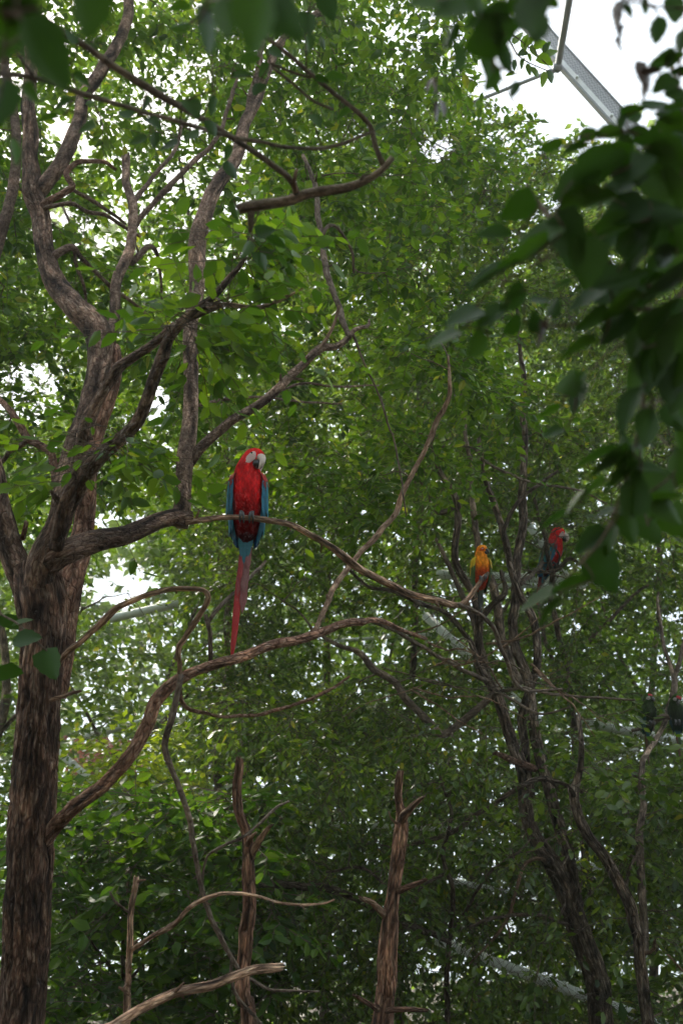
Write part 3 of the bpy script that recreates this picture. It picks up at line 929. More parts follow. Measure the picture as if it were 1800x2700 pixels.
    limb('stub', t, [(130, 1850, 3.56, 14), (160, 1840, 3.48, 11), (190, 1828, 3.42, 9), (214, 1822, 3.4, 7)], M['dead'], None, ragged=0.01)
    limb('stub', t, [(60, 1420, 3.7, 14), (66, 1395, 3.66, 12), (70, 1378, 3.65, 10)], Rd, None, ragged=0.01)
    # drooping thin strands behind the macaw
    limb('branch', t, [(715, 1040, 4.05, 7), (800, 1010, 4.2, 7), (890, 1020, 4.3, 6), (1000, 1015, 4.5, 4)], Lm, sk, prob=0.5)
    limb('branch', t, [(500, 1075, 4.05, 9), (600, 1052, 4.2, 8), (690, 1048, 4.4, 7), (800, 1060, 4.6, 6), (900, 1065, 4.8, 5)], Lm, sk, prob=0.4)
    limb('branch', t, [(930, 880, 4.22, 8), (960, 960, 4.2, 6), (990, 1020, 4.2, 6), (1020, 1100, 4.2, 6), (1045, 1190, 4.2, 5), (1060, 1280, 4.2, 5), (1072, 1360, 4.2, 4)], M['twig'], sk, prob=0.7, wobble=1.0)

    def acc(px, py, d):
        a = 1.0
        if py > 1250:
            a *= max(0.0, 1 - (py - 1250) / 250)
        if px > 1150 and py < 420:
            a *= 0.55
        if px > 1250:
            a *= 0.4
        return a
    att = scatter(r, 640, -420, 1420, -420, 1450, 4.7, 7.8, acc, 0.14)
    near = [at(x, y, d) for x, y, d in [(470, 850, 3.05), (540, 885, 3.0), (560, 800, 3.05), (640, 640, 3.0), (660, 700, 2.95), (600, 760, 3.05), (500, 800, 3.05), (610, 850, 3.1), (520, 910, 3.05),
                                        (250, 1120, 3.1), (280, 1190, 3.1), (330, 1150, 3.1), (230, 1200, 3.15), (350, 1240, 3.2), (180, 1270, 3.2), (690, 620, 3.1), (430, 870, 3.1)]]
    att = np.vstack([att, np.array(near)])
    grow_crown('old_tree', t, sk, att, r, 0.064, M['leaf'], M['leaf1'], sprays=9, leaves=12, spray_len=0.36, single=300)
    # two big leaves of a shoot beside the trunk
    s = empty('leafy_shoot', at(40, 1640, 2.55), 'short leafy shoot with two large toothed leaves in front of the thick trunk', 'shoot')
    limb('stem', s, [(-40, 1600, 2.6, 6), (40, 1640, 2.55, 6), (95, 1690, 2.5, 6), (125, 1715, 2.5, 5)], M['twig'], None)
    big_leaves(s, [(72, 1684, 78, 10, 0.75, 2.5), (133, 1752, 82, -75, 0.85, 2.5), (15, 1640, 70, 170, 0.6, 2.6), (60, 1640, 55, 20, 0.3, 2.55), (10, 1780, 90, 200, 0.5, 2.6)], M['leaffg'], 3)


LEAFMESH = {}


def big_leaf_mesh(mat, v):
    k = (mat.name, v)
    if k not in LEAFMESH:
        V, F = leaf_outline(True, 9, v % 2 == 1)
        V = V.copy()
        V[:, 1] *= (1.0, 1.0, 0.85, 1.1)[v]
        V[:, 2] *= (1.0, 0.7, 1.6, 1.2)[v]
        LEAFMESH[k] = raw_mesh('leaf', V, [F], mat, True)
    return LEAFMESH[k]


def big_leaves(thing, rows, mat, seed, nodes=None, petiole=True):
    """rows: centre px, py, length px, direction of the tip in degrees, apparent breadth, distance."""
    r = np.random.default_rng(seed)
    loc = np.array(thing.location)
    bases = []
    for (cx, cyy, ln, ang, wd, d) in rows:
        a = math.radians(ang)
        k = r.uniform(-0.25, 0.25)
        axis = norm(math.cos(a) * RGT + math.sin(a) * UPV + k * FWD)
        L = ln * d / FPX * 1.06
        view = norm(at(cx, cyy, d) - CAM)
        n0 = norm(-view - axis * (-view @ axis))
        b0 = np.cross(n0, axis)
        tl = math.acos(min(0.98, max(0.1, wd))) * (1 if r.random() < 0.6 else -1)
        n1 = norm(n0 * math.cos(tl) + b0 * math.sin(tl))
        if n1[2] < 0:
            n1 = -n1
        b1 = np.cross(n1, axis)
        base = at(cx, cyy, d) - axis * L * 0.5
        o = part('leaf', big_leaf_mesh(mat, int(r.integers(0, 4))), thing)
        o.matrix_local = Matrix(((axis[0] * L, b1[0] * L, n1[0] * L, base[0] - loc[0]), (axis[1] * L, b1[1] * L, n1[1] * L, base[1] - loc[1]),
                                 (axis[2] * L, b1[2] * L, n1[2] * L, base[2] - loc[2]), (0, 0, 0, 1)))
        bases.append((base, axis))
    if nodes is not None and petiole:
        P = np.array(nodes.P)
        VV, QQ, TT, BB = [], [], [], []
        off = 0
        order = np.argsort([np.min(np.linalg.norm(P - b, axis=1)) for b, _ in bases])
        for i in order:
            b, ax = bases[i]
            k = int(np.argmin(np.linalg.norm(P - b, axis=1)))
            p = P[k]
            if np.linalg.norm(b - p) < 0.004:
                continue
            mid = b - ax * 0.35 * np.linalg.norm(b - p)
            t = np.linspace(0, 1, 6)[:, None]
            c = (1 - t) ** 2 * p + 2 * t * (1 - t) * mid + t ** 2 * b
            V, q, tr, bk = tube_arrays(c, np.linspace(0.0016, 0.0009, 6), 5)
            VV.append(V); QQ.append(q + off); TT.append(tr + off); BB.append(bk)
            off += len(V)
            P = np.vstack([P, c[2:]])
        if VV:
            o = world_part('twigs', raw_mesh('twigs', np.vstack(VV), [np.vstack(QQ), np.vstack(TT)], M['twig'], True, np.vstack(BB)), thing)
            o['kind'] = 'stuff'


# ------------------------------------------------------------------ near branches hanging into the picture
def build_near_branches():
    # curved bare branch and its two long straight twigs, upper left
    t = empty('overhanging_branch', at(640, 550, 2.1), 'curved dark branch with broken end hanging over the top of the view', 'branch')
    sk = Skeleton()
    g = M['twig']
    limb('branch', t, [(634, 552, 2.1, 24), (660, 545, 2.1, 27), (720, 532, 2.1, 26), (780, 523, 2.1, 26), (850, 510, 2.1, 25), (920, 492, 2.1, 22), (985, 462, 2.1, 18), (1012, 440, 2.1, 17), (1032, 418, 2.1, 16)], g, sk, 0.06, 0.001, ragged=0.008, sides=16, prob=1)
    limb('branch', t, [(1012, 438, 2.1, 16), (998, 408, 2.1, 15), (988, 380, 2.1, 14), (975, 335, 2.1, 13), (930, 285, 2.08, 13), (880, 245, 2.06, 12), (820, 190, 2.04, 12), (760, 140, 2.02, 12), (698, 92, 2.0, 13), (600, 20, 1.95, 14), (480, -80, 1.9, 16)], g, sk, 0.05, sides=12, prob=1)
    limb('branch', t, [(780, 522, 2.1, 18), (778, 500, 2.08, 18), (760, 470, 2.05, 17), (700, 420, 2.0, 16), (660, 392, 1.97, 15), (600, 355, 1.92, 14), (545, 318, 1.9, 16), (480, 282, 1.85, 19), (400, 238, 1.8, 20), (300, 172, 1.75, 19), (210, 112, 1.7, 17), (100, 40, 1.65, 16), (-40, -60, 1.6, 16)], g, sk, 0.05, sides=14, prob=1)
    limb('stub', t, [(778, 505, 2.08, 15), (776, 480, 2.06, 14), (782, 452, 2.05, 9)], M['dead'], None, 0.1, ragged=0.012, prob=1)
    limb('stub', t, [(664, 548, 2.1, 22), (662, 580, 2.1, 18), (660, 606, 2.1, 12)], g, None, 0.1, ragged=0.01, prob=1)
    limb('branch', t, [(985, 345, 2.1, 9), (950, 362, 2.08, 9), (880, 385, 2.04, 10), (800, 392, 2.0, 10), (700, 378, 1.95, 10), (600, 356, 1.9, 11), (500, 330, 1.85, 12), (400, 302, 1.8, 12), (250, 258, 1.74, 13), (150, 222, 1.7, 13), (60, 200, 1.66, 13), (-60, 185, 1.6, 14)], g, sk, 0.04, sides=12, prob=1)
    limb('branch', t, [(90, 205, 1.68, 8), (60, 160, 1.6, 8), (20, 110, 1.5, 8), (-40, 60, 1.45, 8)], g, sk, prob=1)
    limb('branch', t, [(820, 205, 2.05, 7), (770, 190, 2.03, 8), (715, 172, 2.0, 7)], g, sk)
    limb('branch', t, [(880, 290, 2.07, 8), (820, 262, 2.05, 8), (760, 210, 2.03, 8), (716, 176, 2.02, 7)], g, sk)
    rows = [(472, 19, 60, 180, .7, 1.5), (475, 70, 52, 200, .7, 1.6), (510, 287, 58, -60, .8, 1.7), (561, 280, 52, -110, .6, 1.7), (660, 156, 52, 10, .7, 1.9), (638, 198, 56, 10, .5, 1.9), (695, 185, 46, -130, .8, 1.9),
            (679, 236, 44, -110, .8, 1.9), (813, 64, 58, -90, .8, 1.8), (816, 115, 50, -80, .8, 1.8), (867, 22, 66, -70, .9, 1.7), (886, 204, 56, 0, .6, 1.9), (848, 210, 42, -10, .6, 1.9), (835, 319, 44, -60, .7, 2.0),
            (217, 210, 55, -30, .7, 1.6), (166, 274, 48, 200, .6, 1.6), (128, 312, 58, 190, .5, 1.6), (188, 96, 42, 120, .6, 1.6), (383, 274, 48, -90, .6, 1.7), (408, 325, 44, -40, .6, 1.7), (363, 370, 48, 200, .6, 1.7), (408, 370, 46, -90, .8, 1.75),
            (230, 338, 48, 200, .5, 1.65), (504, 357, 48, 190, .5, 1.8), (446, 383, 52, -160, .4, 1.75), (560, 340, 46, -80, .7, 1.85), (330, 300, 44, 160, .6, 1.7), (600, 405, 40, -120, .6, 1.9), (730, 140, 45, -20, .6, 1.9), (905, 300, 40, -150, .5, 2.0), (610, 450, 60, -70, .7, 2.0), (620, 560, 55, -80, .6, 2.1), (1010, 330, 50, 40, .4, 2.0), (700, 610, 52, 20, .7, 2.1), (730, 640, 58, -20, .7, 2.1), (650, 660, 50, -120, .6, 2.1), (690, 690, 54, -80, .7, 2.1), (745, 690, 46, -40, .5, 2.1)]
    big_leaves(t, rows, M['leaffg'], 31, sk)

    # very near blurred leaves, upper left corner and top
    t = empty('leafy_twig', at(-60, -80, 0.75), 'out of focus leafy twig with very large leaves in the upper left corner', 'twig', 'blurred leafy twigs close by')
    sk = Skeleton()
    limb('stem', t, [(-120, -20, 0.74, 16), (20, 30, 0.74, 14), (110, 70, 0.72, 12), (160, 110, 0.72, 8)], g, sk)
    limb('stem', t, [(20, 30, 0.74, 12), (10, 150, 0.8, 10), (0, 260, 0.85, 8)], g, sk)
    limb('stem', t, [(60, -90, 0.74, 12), (180, -40, 0.72, 10), (240, 0, 0.72, 8)], g, sk)
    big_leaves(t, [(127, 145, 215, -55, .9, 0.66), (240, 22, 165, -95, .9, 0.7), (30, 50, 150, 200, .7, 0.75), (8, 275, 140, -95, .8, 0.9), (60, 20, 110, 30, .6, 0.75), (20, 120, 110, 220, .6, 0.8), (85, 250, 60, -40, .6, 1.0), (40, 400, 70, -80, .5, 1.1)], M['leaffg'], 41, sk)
    t = empty('leafy_twig', at(690, -120, 0.72), 'blurred twig with broad dark leaves at the top edge, above the curved branch', 'twig', 'blurred leafy twigs close by')
    sk = Skeleton()
    limb('stem', t, [(820, -140, 0.7, 14), (740, -60, 0.68, 12), (690, -10, 0.66, 10), (600, -5, 0.8, 8), (550, 0, 0.9, 7)], g, sk)
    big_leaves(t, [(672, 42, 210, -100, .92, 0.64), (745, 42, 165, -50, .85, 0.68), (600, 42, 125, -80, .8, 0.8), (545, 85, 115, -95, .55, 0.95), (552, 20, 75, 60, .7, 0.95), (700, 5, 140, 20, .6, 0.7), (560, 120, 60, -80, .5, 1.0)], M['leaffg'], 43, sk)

    # cluster at the top towards the open sky
    t = empty('leafy_twig', at(1330, -100, 0.95), 'out of focus dark leaves hanging against the open sky beside the steel beam', 'twig', 'blurred leafy twigs close by')
    sk = Skeleton()
    limb('stem', t, [(1340, -160, 0.95, 12), (1330, -60, 0.95, 10), (1320, 20, 0.95, 8), (1300, 110, 0.97, 7), (1300, 190, 1.0, 6)], g, sk)
    limb('stem', t, [(1330, -60, 0.95, 10), (1230, -20, 0.95, 8), (1150, 0, 1.0, 6)], g, sk)
    limb('stem', t, [(1330, -60, 0.95, 8), (1400, -30, 0.92, 7), (1415, 20, 0.9, 6)], g, sk)
    rows = [(1193, 23, 120, 190, .5, .98), (1405, 30, 140, -80, .85, .9), (1412, 72, 95, -95, .9, .92), (1273, 109, 110, 200, .95, .95), (1336, 80, 100, 40, .8, .96), (1187, 98, 78, -105, .65, 1.0), (1210, 161, 66, -120, .7, 1.05),
            (1336, 155, 84, -80, .8, 1.0), (1296, 212, 66, -130, .8, 1.05), (1353, 238, 56, -95, .85, 1.1), (1313, 34, 100, 20, .6, .95), (1256, 57, 80, 200, .6, .95), (1285, 172, 70, -100, .7, 1.0), (1130, 0, 110, 180, .5, 1.0), (1375, 20, 90, -60, .8, .93), (1440, -5, 80, -30, .8, .9), (1255, 0, 90, 100, .6, .95)]
    big_leaves(t, rows, M['leaffg'], 47, sk)

    # right side, the big dark spray that hangs down past the second macaw
    t = empty('leafy_bough', at(1880, 430, 1.25), 'large blurred bough of dark leaves hanging down the right side before the far macaw', 'bough')
    sk = Skeleton()
    limb('stem', t, [(1960, 300, 1.25, 18), (1870, 400, 1.22, 16), (1790, 470, 1.2, 14), (1730, 540, 1.18, 12), (1640, 600, 1.15, 10), (1540, 640, 1.12, 9), (1420, 690, 1.1, 7), (1300, 760, 1.1, 6), (1240, 830, 1.12, 5)], g, sk)
    limb('stem', t, [(1800, 540, 1.2, 14), (1760, 500, 1.2, 13), (1728, 462, 1.2, 12)], M['dark'], sk)
    limb('stem', t, [(1960, 620, 1.25, 16), (1850, 720, 1.22, 14), (1760, 820, 1.2, 12), (1710, 950, 1.18, 11), (1690, 1080, 1.17, 10), (1660, 1220, 1.16, 9), (1620, 1350, 1.16, 8), (1570, 1440, 1.18, 6), (1480, 1540, 1.2, 5)], g, sk)
    limb('stem', t, [(1790, 470, 1.2, 12), (1720, 380, 1.2, 8), (1640, 345, 1.2, 7), (1560, 370, 1.2, 6), (1470, 392, 1.2, 5)], g, sk)
    limb('stem', t, [(1760, 820, 1.2, 10), (1650, 810, 1.18, 8), (1540, 850, 1.16, 7), (1440, 860, 1.16, 6)], g, sk)
    limb('stem', t, [(1386, 486, 1.3, 9), (1412, 525, 1.28, 14), (1440, 560, 1.26, 15), (1490, 610, 1.2, 13), (1560, 665, 1.2, 13), (1618, 702, 1.2, 14), (1720, 760, 1.2, 14)], M['grey'], sk, 0.1, ragged=0.006)
    rows = [(1667, 295, 64, 20, .5, 1.2), (1729, 277, 68, 20, .5, 1.2), (1553, 355, 56, 15, .75, 1.2), (1609, 353, 78, 5, .7, 1.2), (1448, 388, 68, 190, .65, 1.2), (1511, 393, 62, 190, .6, 1.2), (1642, 319, 42, 60, .6, 1.2), (1760, 300, 86, 200, .8, 1.2), (1774, 326, 96, 170, .8, 1.2),
            (1694, 357, 74, -20, .6, 1.2), (1658, 384, 62, -60, .6, 1.2), (1363, 553, 98, 200, .75, 1.1), (1300, 616, 88, 185, .65, 1.1), (1582, 442, 155, 30, .7, 1.05), (1515, 482, 135, 215, .8, 1.05), (1546, 527, 145, 20, .6, 1.05), (1587, 420, 125, 170, .7, 1.08), (1667, 437, 115, 20, .7, 1.08),
            (1725, 384, 115, 150, .7, 1.1), (1760, 429, 125, -30, .8, 1.1), (1497, 629, 135, -60, .8, 1.05), (1551, 696, 125, -100, .85, 1.05), (1412, 634, 135, 205, .35, 1.05), (1368, 679, 155, 205, .35, 1.03), (1301, 719, 145, 200, .2, 1.02), (1274, 745, 115, 208, .17, 1.02), (1350, 790, 84, 215, .75, 1.1),
            (1218, 835, 98, 205, .5, 1.1), (1167, 893, 88, 205, .35, 1.1), (1292, 835, 88, 215, .7, 1.1), (1348, 862, 58, 200, .8, 1.15), (1256, 915, 74, 220, .75, 1.1), (1412, 848, 56, 100, .8, 1.15), (1462, 808, 48, 60, .7, 1.15), (1424, 792, 52, 0, .4, 1.15), (1479, 752, 54, 200, .3, 1.15), (1542, 790, 100, 210, .4, 1.12),
            (1636, 732, 135, 20, .7, 1.08), (1685, 616, 145, 60, .7, 1.08), (1725, 562, 155, -20, .8, 1.08), (1685, 652, 125, 240, .7, 1.08), (1747, 652, 115, 250, .7, 1.1), (1725, 705, 135, 220, .5, 1.1), (1779, 732, 115, 200, .6, 1.1), (1680, 754, 135, 200, .4, 1.1), (1636, 808, 115, 210, .5, 1.1), (1555, 848, 98, 205, .5, 1.12),
            (1618, 862, 104, 240, .75, 1.12), (1680, 804, 84, 30, .5, 1.12), (1685, 888, 115, 240, .7, 1.12), (1734, 844, 125, 60, .6, 1.1), (1770, 897, 135, 250, .7, 1.1), (1520, 920, 115, 200, .45, 1.12), (1783, 607, 115, 90, .8, 1.1), (1654, 482, 105, 30, .6, 1.1), (1640, 560, 120, 200, .7, 1.08), (1600, 600, 120, 190, .7, 1.08), (1720, 480, 125, 170, .8, 1.1), (1770, 500, 120, 100, .8, 1.1), (1785, 385, 110, 160, .8, 1.12),
            (1502, 1007, 68, 60, .85, 1.25), (1529, 1003, 64, 70, .8, 1.25), (1523, 1049, 88, -115, .6, 1.25), (1449, 1084, 58, 200, .5, 1.25), (1456, 1141, 52, 200, .55, 1.25), (1678, 1015, 115, 235, .6, 1.15), (1694, 938, 105, 220, .5, 1.15), (1659, 1080, 125, 240, .6, 1.12), (1724, 969, 135, 250, .6, 1.12), (1766, 996, 135, 260, .8, 1.12),
            (1705, 1130, 105, 250, .8, 1.15), (1774, 1103, 80, -60, .8, 1.2), (1640, 1191, 94, 80, .6, 1.15), (1567, 1206, 115, 200, .3, 1.15), (1602, 1225, 115, 205, .35, 1.15), (1694, 1179, 84, 20, .25, 1.15), (1709, 1237, 115, 0, .4, 1.15), (1636, 1256, 105, 215, .5, 1.15), (1667, 1317, 105, -110, .85, 1.15), (1671, 1298, 115, 80, .7, 1.15),
            (1755, 1344, 100, -60, .8, 1.2), (1453, 1375, 78, 205, .25, 1.2), (1514, 1325, 84, 230, .15, 1.2), (1563, 1290, 78, 215, .3, 1.2), (1556, 1424, 95, 215, .85, 1.2), (1606, 1424, 78, 250, .7, 1.2), (1655, 1390, 90, -80, .9, 1.2), (1594, 1505, 116, -60, .92, 1.2), (1499, 1547, 100, 195, .55, 1.2), (1414, 1585, 106, 205, .3, 1.2), (1449, 1612, 84, 225, .35, 1.2),
            (1594, 1355, 64, 200, .25, 1.2), (1785, 1229, 94, 90, .8, 1.2), (1751, 1313, 94, 10, .25, 1.2), (1790, 850, 120, 240, .7, 1.12), (1795, 960, 130, 260, .8, 1.12), (1790, 1040, 110, 240, .7, 1.15), (1740, 760, 120, 200, .5, 1.1), (1790, 1150, 80, 100, .7, 1.2)]
    rr = np.random.default_rng(4)
    extra = []
    for (x, y, l, a, w, d) in rows:
        if (x > 1600 or (x > 1480 and 420 < y < 760)) and rr.random() < 0.5:
            extra.append((x + rr.uniform(-10, 60), y + rr.uniform(-45, 45), l * rr.uniform(0.85, 1.15), a + rr.uniform(-40, 40), min(0.95, w * rr.uniform(0.8, 1.4)), d + rr.uniform(0.08, 0.3)))
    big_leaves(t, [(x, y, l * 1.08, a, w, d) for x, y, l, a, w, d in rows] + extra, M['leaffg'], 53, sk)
    dead = [(1430, 866, 48, -100, .5, 1.14), (1422, 900, 40, -120, .4, 1.14), (1440, 850, 34, 70, .5, 1.14)]
    d_ = empty('withered_leaf', at(1430, 866, 1.14), 'curled brown withered leaf cluster dangling among the dark leaves of the bough', 'leaf')
    big_leaves(d_, dead, M['leafdead'], 3)

    t = empty('leafy_twig', at(1860, -40, 1.15), 'out of focus twig of round leaves in the upper right corner against the sky', 'twig', 'blurred leafy twigs close by')
    sk = Skeleton()
    limb('stem', t, [(1900, -80, 1.15, 10), (1840, 20, 1.15, 8), (1800, 120, 1.15, 7), (1790, 220, 1.15, 6), (1800, 300, 1.17, 6)], g, sk)
    limb('stem', t, [(1840, 20, 1.15, 7), (1760, 20, 1.15, 6), (1700, 10, 1.15, 5), (1640, 0, 1.15, 5)], g, sk)
    big_leaves(t, [(1732, 80, 76, -90, .95, 1.15), (1778, 23, 86, -100, .9, 1.15), (1741, 160, 70, 190, .7, 1.15), (1778, 155, 54, 30, .7, 1.15), (1749, 224, 70, 210, .7, 1.15), (1778, 247, 64, 190, .8, 1.15), (1652, 26, 50, -60, .5, 1.15), (1700, 20, 44, -100, .7, 1.15), (1790, 190, 60, 170, .8, 1.15), (1795, 110, 60, -90, .7, 1.15), (1775, 280, 60, 180, .6, 1.15)], M['leaffg'], 59, sk)
    d_ = empty('withered_leaf', at(1630, 60, 1.15), 'curled dark withered leaves hanging in front of the bright open sky', 'leaf')
    big_leaves(d_, [(1625, 45, 70, -80, .45, 1.15), (1635, 95, 62, -110, .4, 1.15), (1640, 20, 60, 40, .3, 1.15), (1630, 120, 44, -60, .35, 1.15)], M['leafdead'], 5)
    d_ = empty('withered_leaf', at(1705, 205, 1.15), 'withered dark leaf beside round green leaves in the upper right sky', 'leaf')
    big_leaves(d_, [(1700, 205, 80, -90, .5, 1.15), (1715, 190, 60, 10, .4, 1.15), (1695, 245, 44, -80, .4, 1.15)], M['leafdead'], 6)
    d_ = empty('withered_leaf', at(1140, 220, 1.4), 'pair of dark curled leaves dangling before the small sky gap left of the beam', 'leaf')
    big_leaves(d_, [(1130, 225, 40, -110, .4, 1.4), (1145, 225, 40, -70, .4, 1.4), (1150, 300, 52, -100, .35, 1.4), (1166, 285, 50, -80, .35, 1.4)], M['leafdead'], 8)

    # sharp little sprig against the sky beside the beam
    t = empty('leafy_sprig', at(1300, 90, 4.2), 'small sprig of light green leaves silhouetted on the sky at the beam joint', 'sprig')
    sk = Skeleton()
    limb('stem', t, [(1240, 60, 4.3, 5), (1330, 80, 4.2, 4), (1400, 130, 4.2, 3), (1450, 180, 4.2, 2)], g, sk)
    limb('stem', t, [(1330, 80, 4.2, 4), (1370, 150, 4.2, 3), (1450, 190, 4.2, 2)], g, sk)
    pts = [(1382, 117, 36, -80), (1408, 135, 32, -70), (1437, 160, 40, -20), (1376, 141, 24, 200), (1395, 152, 20, -60), (1376, 169, 26, -110), (1394, 184, 28, -90), (1411, 192, 28, -90), (1431, 210, 34, -90), (1451, 204, 28, -90), (1356, 172, 24, -100), (1343, 196, 24, 190), (1425, 118, 34, 10), (1450, 140, 34, 20), (1365, 100, 34, 60), (1395, 110, 34, 40), (1440, 125, 30, 60)]
    big_leaves(t, [(x, y, l * 1.15, a, 0.65, 4.2) for x, y, l, a in pts], M['leaf1'], 61, sk)


# ------------------------------------------------------------------ dead snags
def build_snags():
    D, S = M['dead'], M['snag']
    def root(name, px, d, label, cat='snag'):
        b = at(px, 2750, d)
        return empty(name, (b[0], b[1], 0), label, cat)
    t = root('dead_snag', 650, 3.6, 'pale bare dead trunk with a forked broken stub, below the macaw\'s long tail')
    limb('trunk', t, [(654, 2700, 3.6, 44), (649, 2632, 3.6, 42), (643, 2546, 3.6, 38), (654, 2460, 3.6, 37), (660, 2374, 3.6, 36), (657, 2288, 3.6, 34), (649, 2213, 3.6, 30), (631, 2144, 3.6, 26), (629, 2087, 3.6, 25), (641, 2030, 3.6, 25), (643, 2008, 3.6, 20)], S, None, 0.14, 0.003, ragged=0.02, sides=24, prob=1, ground=True)
    limb('stub', t, [(658, 2262, 3.6, 22), (671, 2240, 3.58, 20), (689, 2213, 3.55, 18), (706, 2185, 3.52, 12), (714, 2176, 3.5, 6)], D, None, 0.15, 0.002, ragged=0.02, prob=1)
    limb('stub', t, [(652, 2225, 3.58, 16), (664, 2210, 3.55, 14), (678, 2198, 3.53, 7)], D, None, 0.15, ragged=0.015, prob=1)
    t = root('dead_snag', 1009, 4.0, 'reddish bare dead trunk with several short broken stubs, low in the middle')
    limb('trunk', t, [(1009, 2700, 4.0, 56), (1014, 2600, 4.0, 53), (1018, 2518, 4.0, 48), (1029, 2403, 4.0, 42), (1038, 2345, 4.0, 36), (1049, 2259, 4.0, 34), (1052, 2190, 4.0, 36), (1052, 2150, 4.0, 28), (1046, 2116, 4.0, 20), (1047, 2075, 4.0, 22), (1049, 2042, 4.0, 18)], S, None, 0.13, 0.004, ragged=0.02, sides=26, prob=1, ground=True)
    limb('stub', t, [(1055, 2170, 4.0, 24), (1070, 2150, 3.97, 22), (1089, 2127, 3.94, 17), (1108, 2110, 3.92, 12), (1117, 2103, 3.9, 6)], D, None, 0.12, 0.001, ragged=0.015, prob=1)
    limb('stub', t, [(1040, 2350, 4.0, 20), (1070, 2340, 3.96, 17), (1095, 2330, 3.93, 13), (1119, 2321, 3.9, 8)], S, None, 0.12, ragged=0.01, prob=1)
    limb('stub', t, [(1020, 2420, 4.0, 22), (1000, 2400, 3.96, 18), (980, 2380, 3.93, 15), (952, 2368, 3.9, 11)], D, None, 0.12, ragged=0.015, prob=1)
    limb('stub', t, [(1005, 2665, 4.0, 20), (980, 2650, 3.96, 15), (955, 2636, 3.93, 12), (932, 2624, 3.9, 8)], S, None, 0.12, ragged=0.01, prob=1)
    limb('stub', t, [(1010, 2660, 4.0, 18), (1040, 2661, 3.94, 15), (1080, 2661, 3.9, 13), (1124, 2665, 3.87, 10)], S, None, 0.12, ragged=0.01, prob=1)
    limb('stub', t, [(1046, 2170, 3.98, 8), (1032, 2160, 3.96, 5), (1025, 2140, 3.95, 3)], D, None, prob=1)
    t = root('dead_snag', 338, 3.3, 'slim pale dead stem with a peeled patch and small twig stubs, beside the thick trunk')
    limb('trunk', t, [(336, 2700, 3.3, 19), (342, 2575, 3.3, 18), (344, 2489, 3.3, 17), (350, 2408, 3.3, 16), (357, 2350, 3.3, 14), (362, 2318, 3.3, 11)], M['dead'], None, 0.14, 0.001, ragged=0.01, sides=16, prob=1, ground=True)
    limb('stub', t, [(360, 2328, 3.3, 8), (370, 2322, 3.29, 7), (384, 2320, 3.28, 4)], D, None, prob=1)
    limb('stub', t, [(346, 2408, 3.3, 8), (330, 2398, 3.28, 7), (308, 2380, 3.26, 7), (290, 2350, 3.24, 5)], M['grey'], None, prob=1)
    limb('stub', t, [(342, 2620, 3.3, 10), (328, 2612, 3.28, 8), (314, 2606, 3.27, 6)], D, None, ragged=0.006, prob=1)
    limb('branch', t, [(350, 2500, 3.3, 13), (366, 2490, 3.28, 13), (402, 2469, 3.26, 13), (459, 2437, 3.24, 14), (499, 2397, 3.22, 12), (545, 2368, 3.2, 12), (591, 2354, 3.18, 10), (660, 2357, 3.16, 9), (735, 2380, 3.14, 7), (804, 2388, 3.12, 7), (850, 2382, 3.1, 6), (882, 2370, 3.1, 4)], D, None, 0.1, 0.001, prob=1, sides=12)
    b = at(240, 2740, 3.0)
    t = empty('fallen_branch', (b[0], b[1], b[2]), 'long pale fallen branch with splintered end leaning across the bottom before the snags', 'branch')
    limb('stem', t, [(120, 2850, 2.9, 30), (310, 2700, 3.0, 27), (373, 2661, 3.05, 26), (459, 2621, 3.1, 25), (574, 2586, 3.15, 25), (660, 2564, 3.2, 24), (715, 2552, 3.25, 24), (736, 2548, 3.26, 20)], D, None, 0.07, 0.001, ragged=0.025, sides=18, prob=1, ground=True)


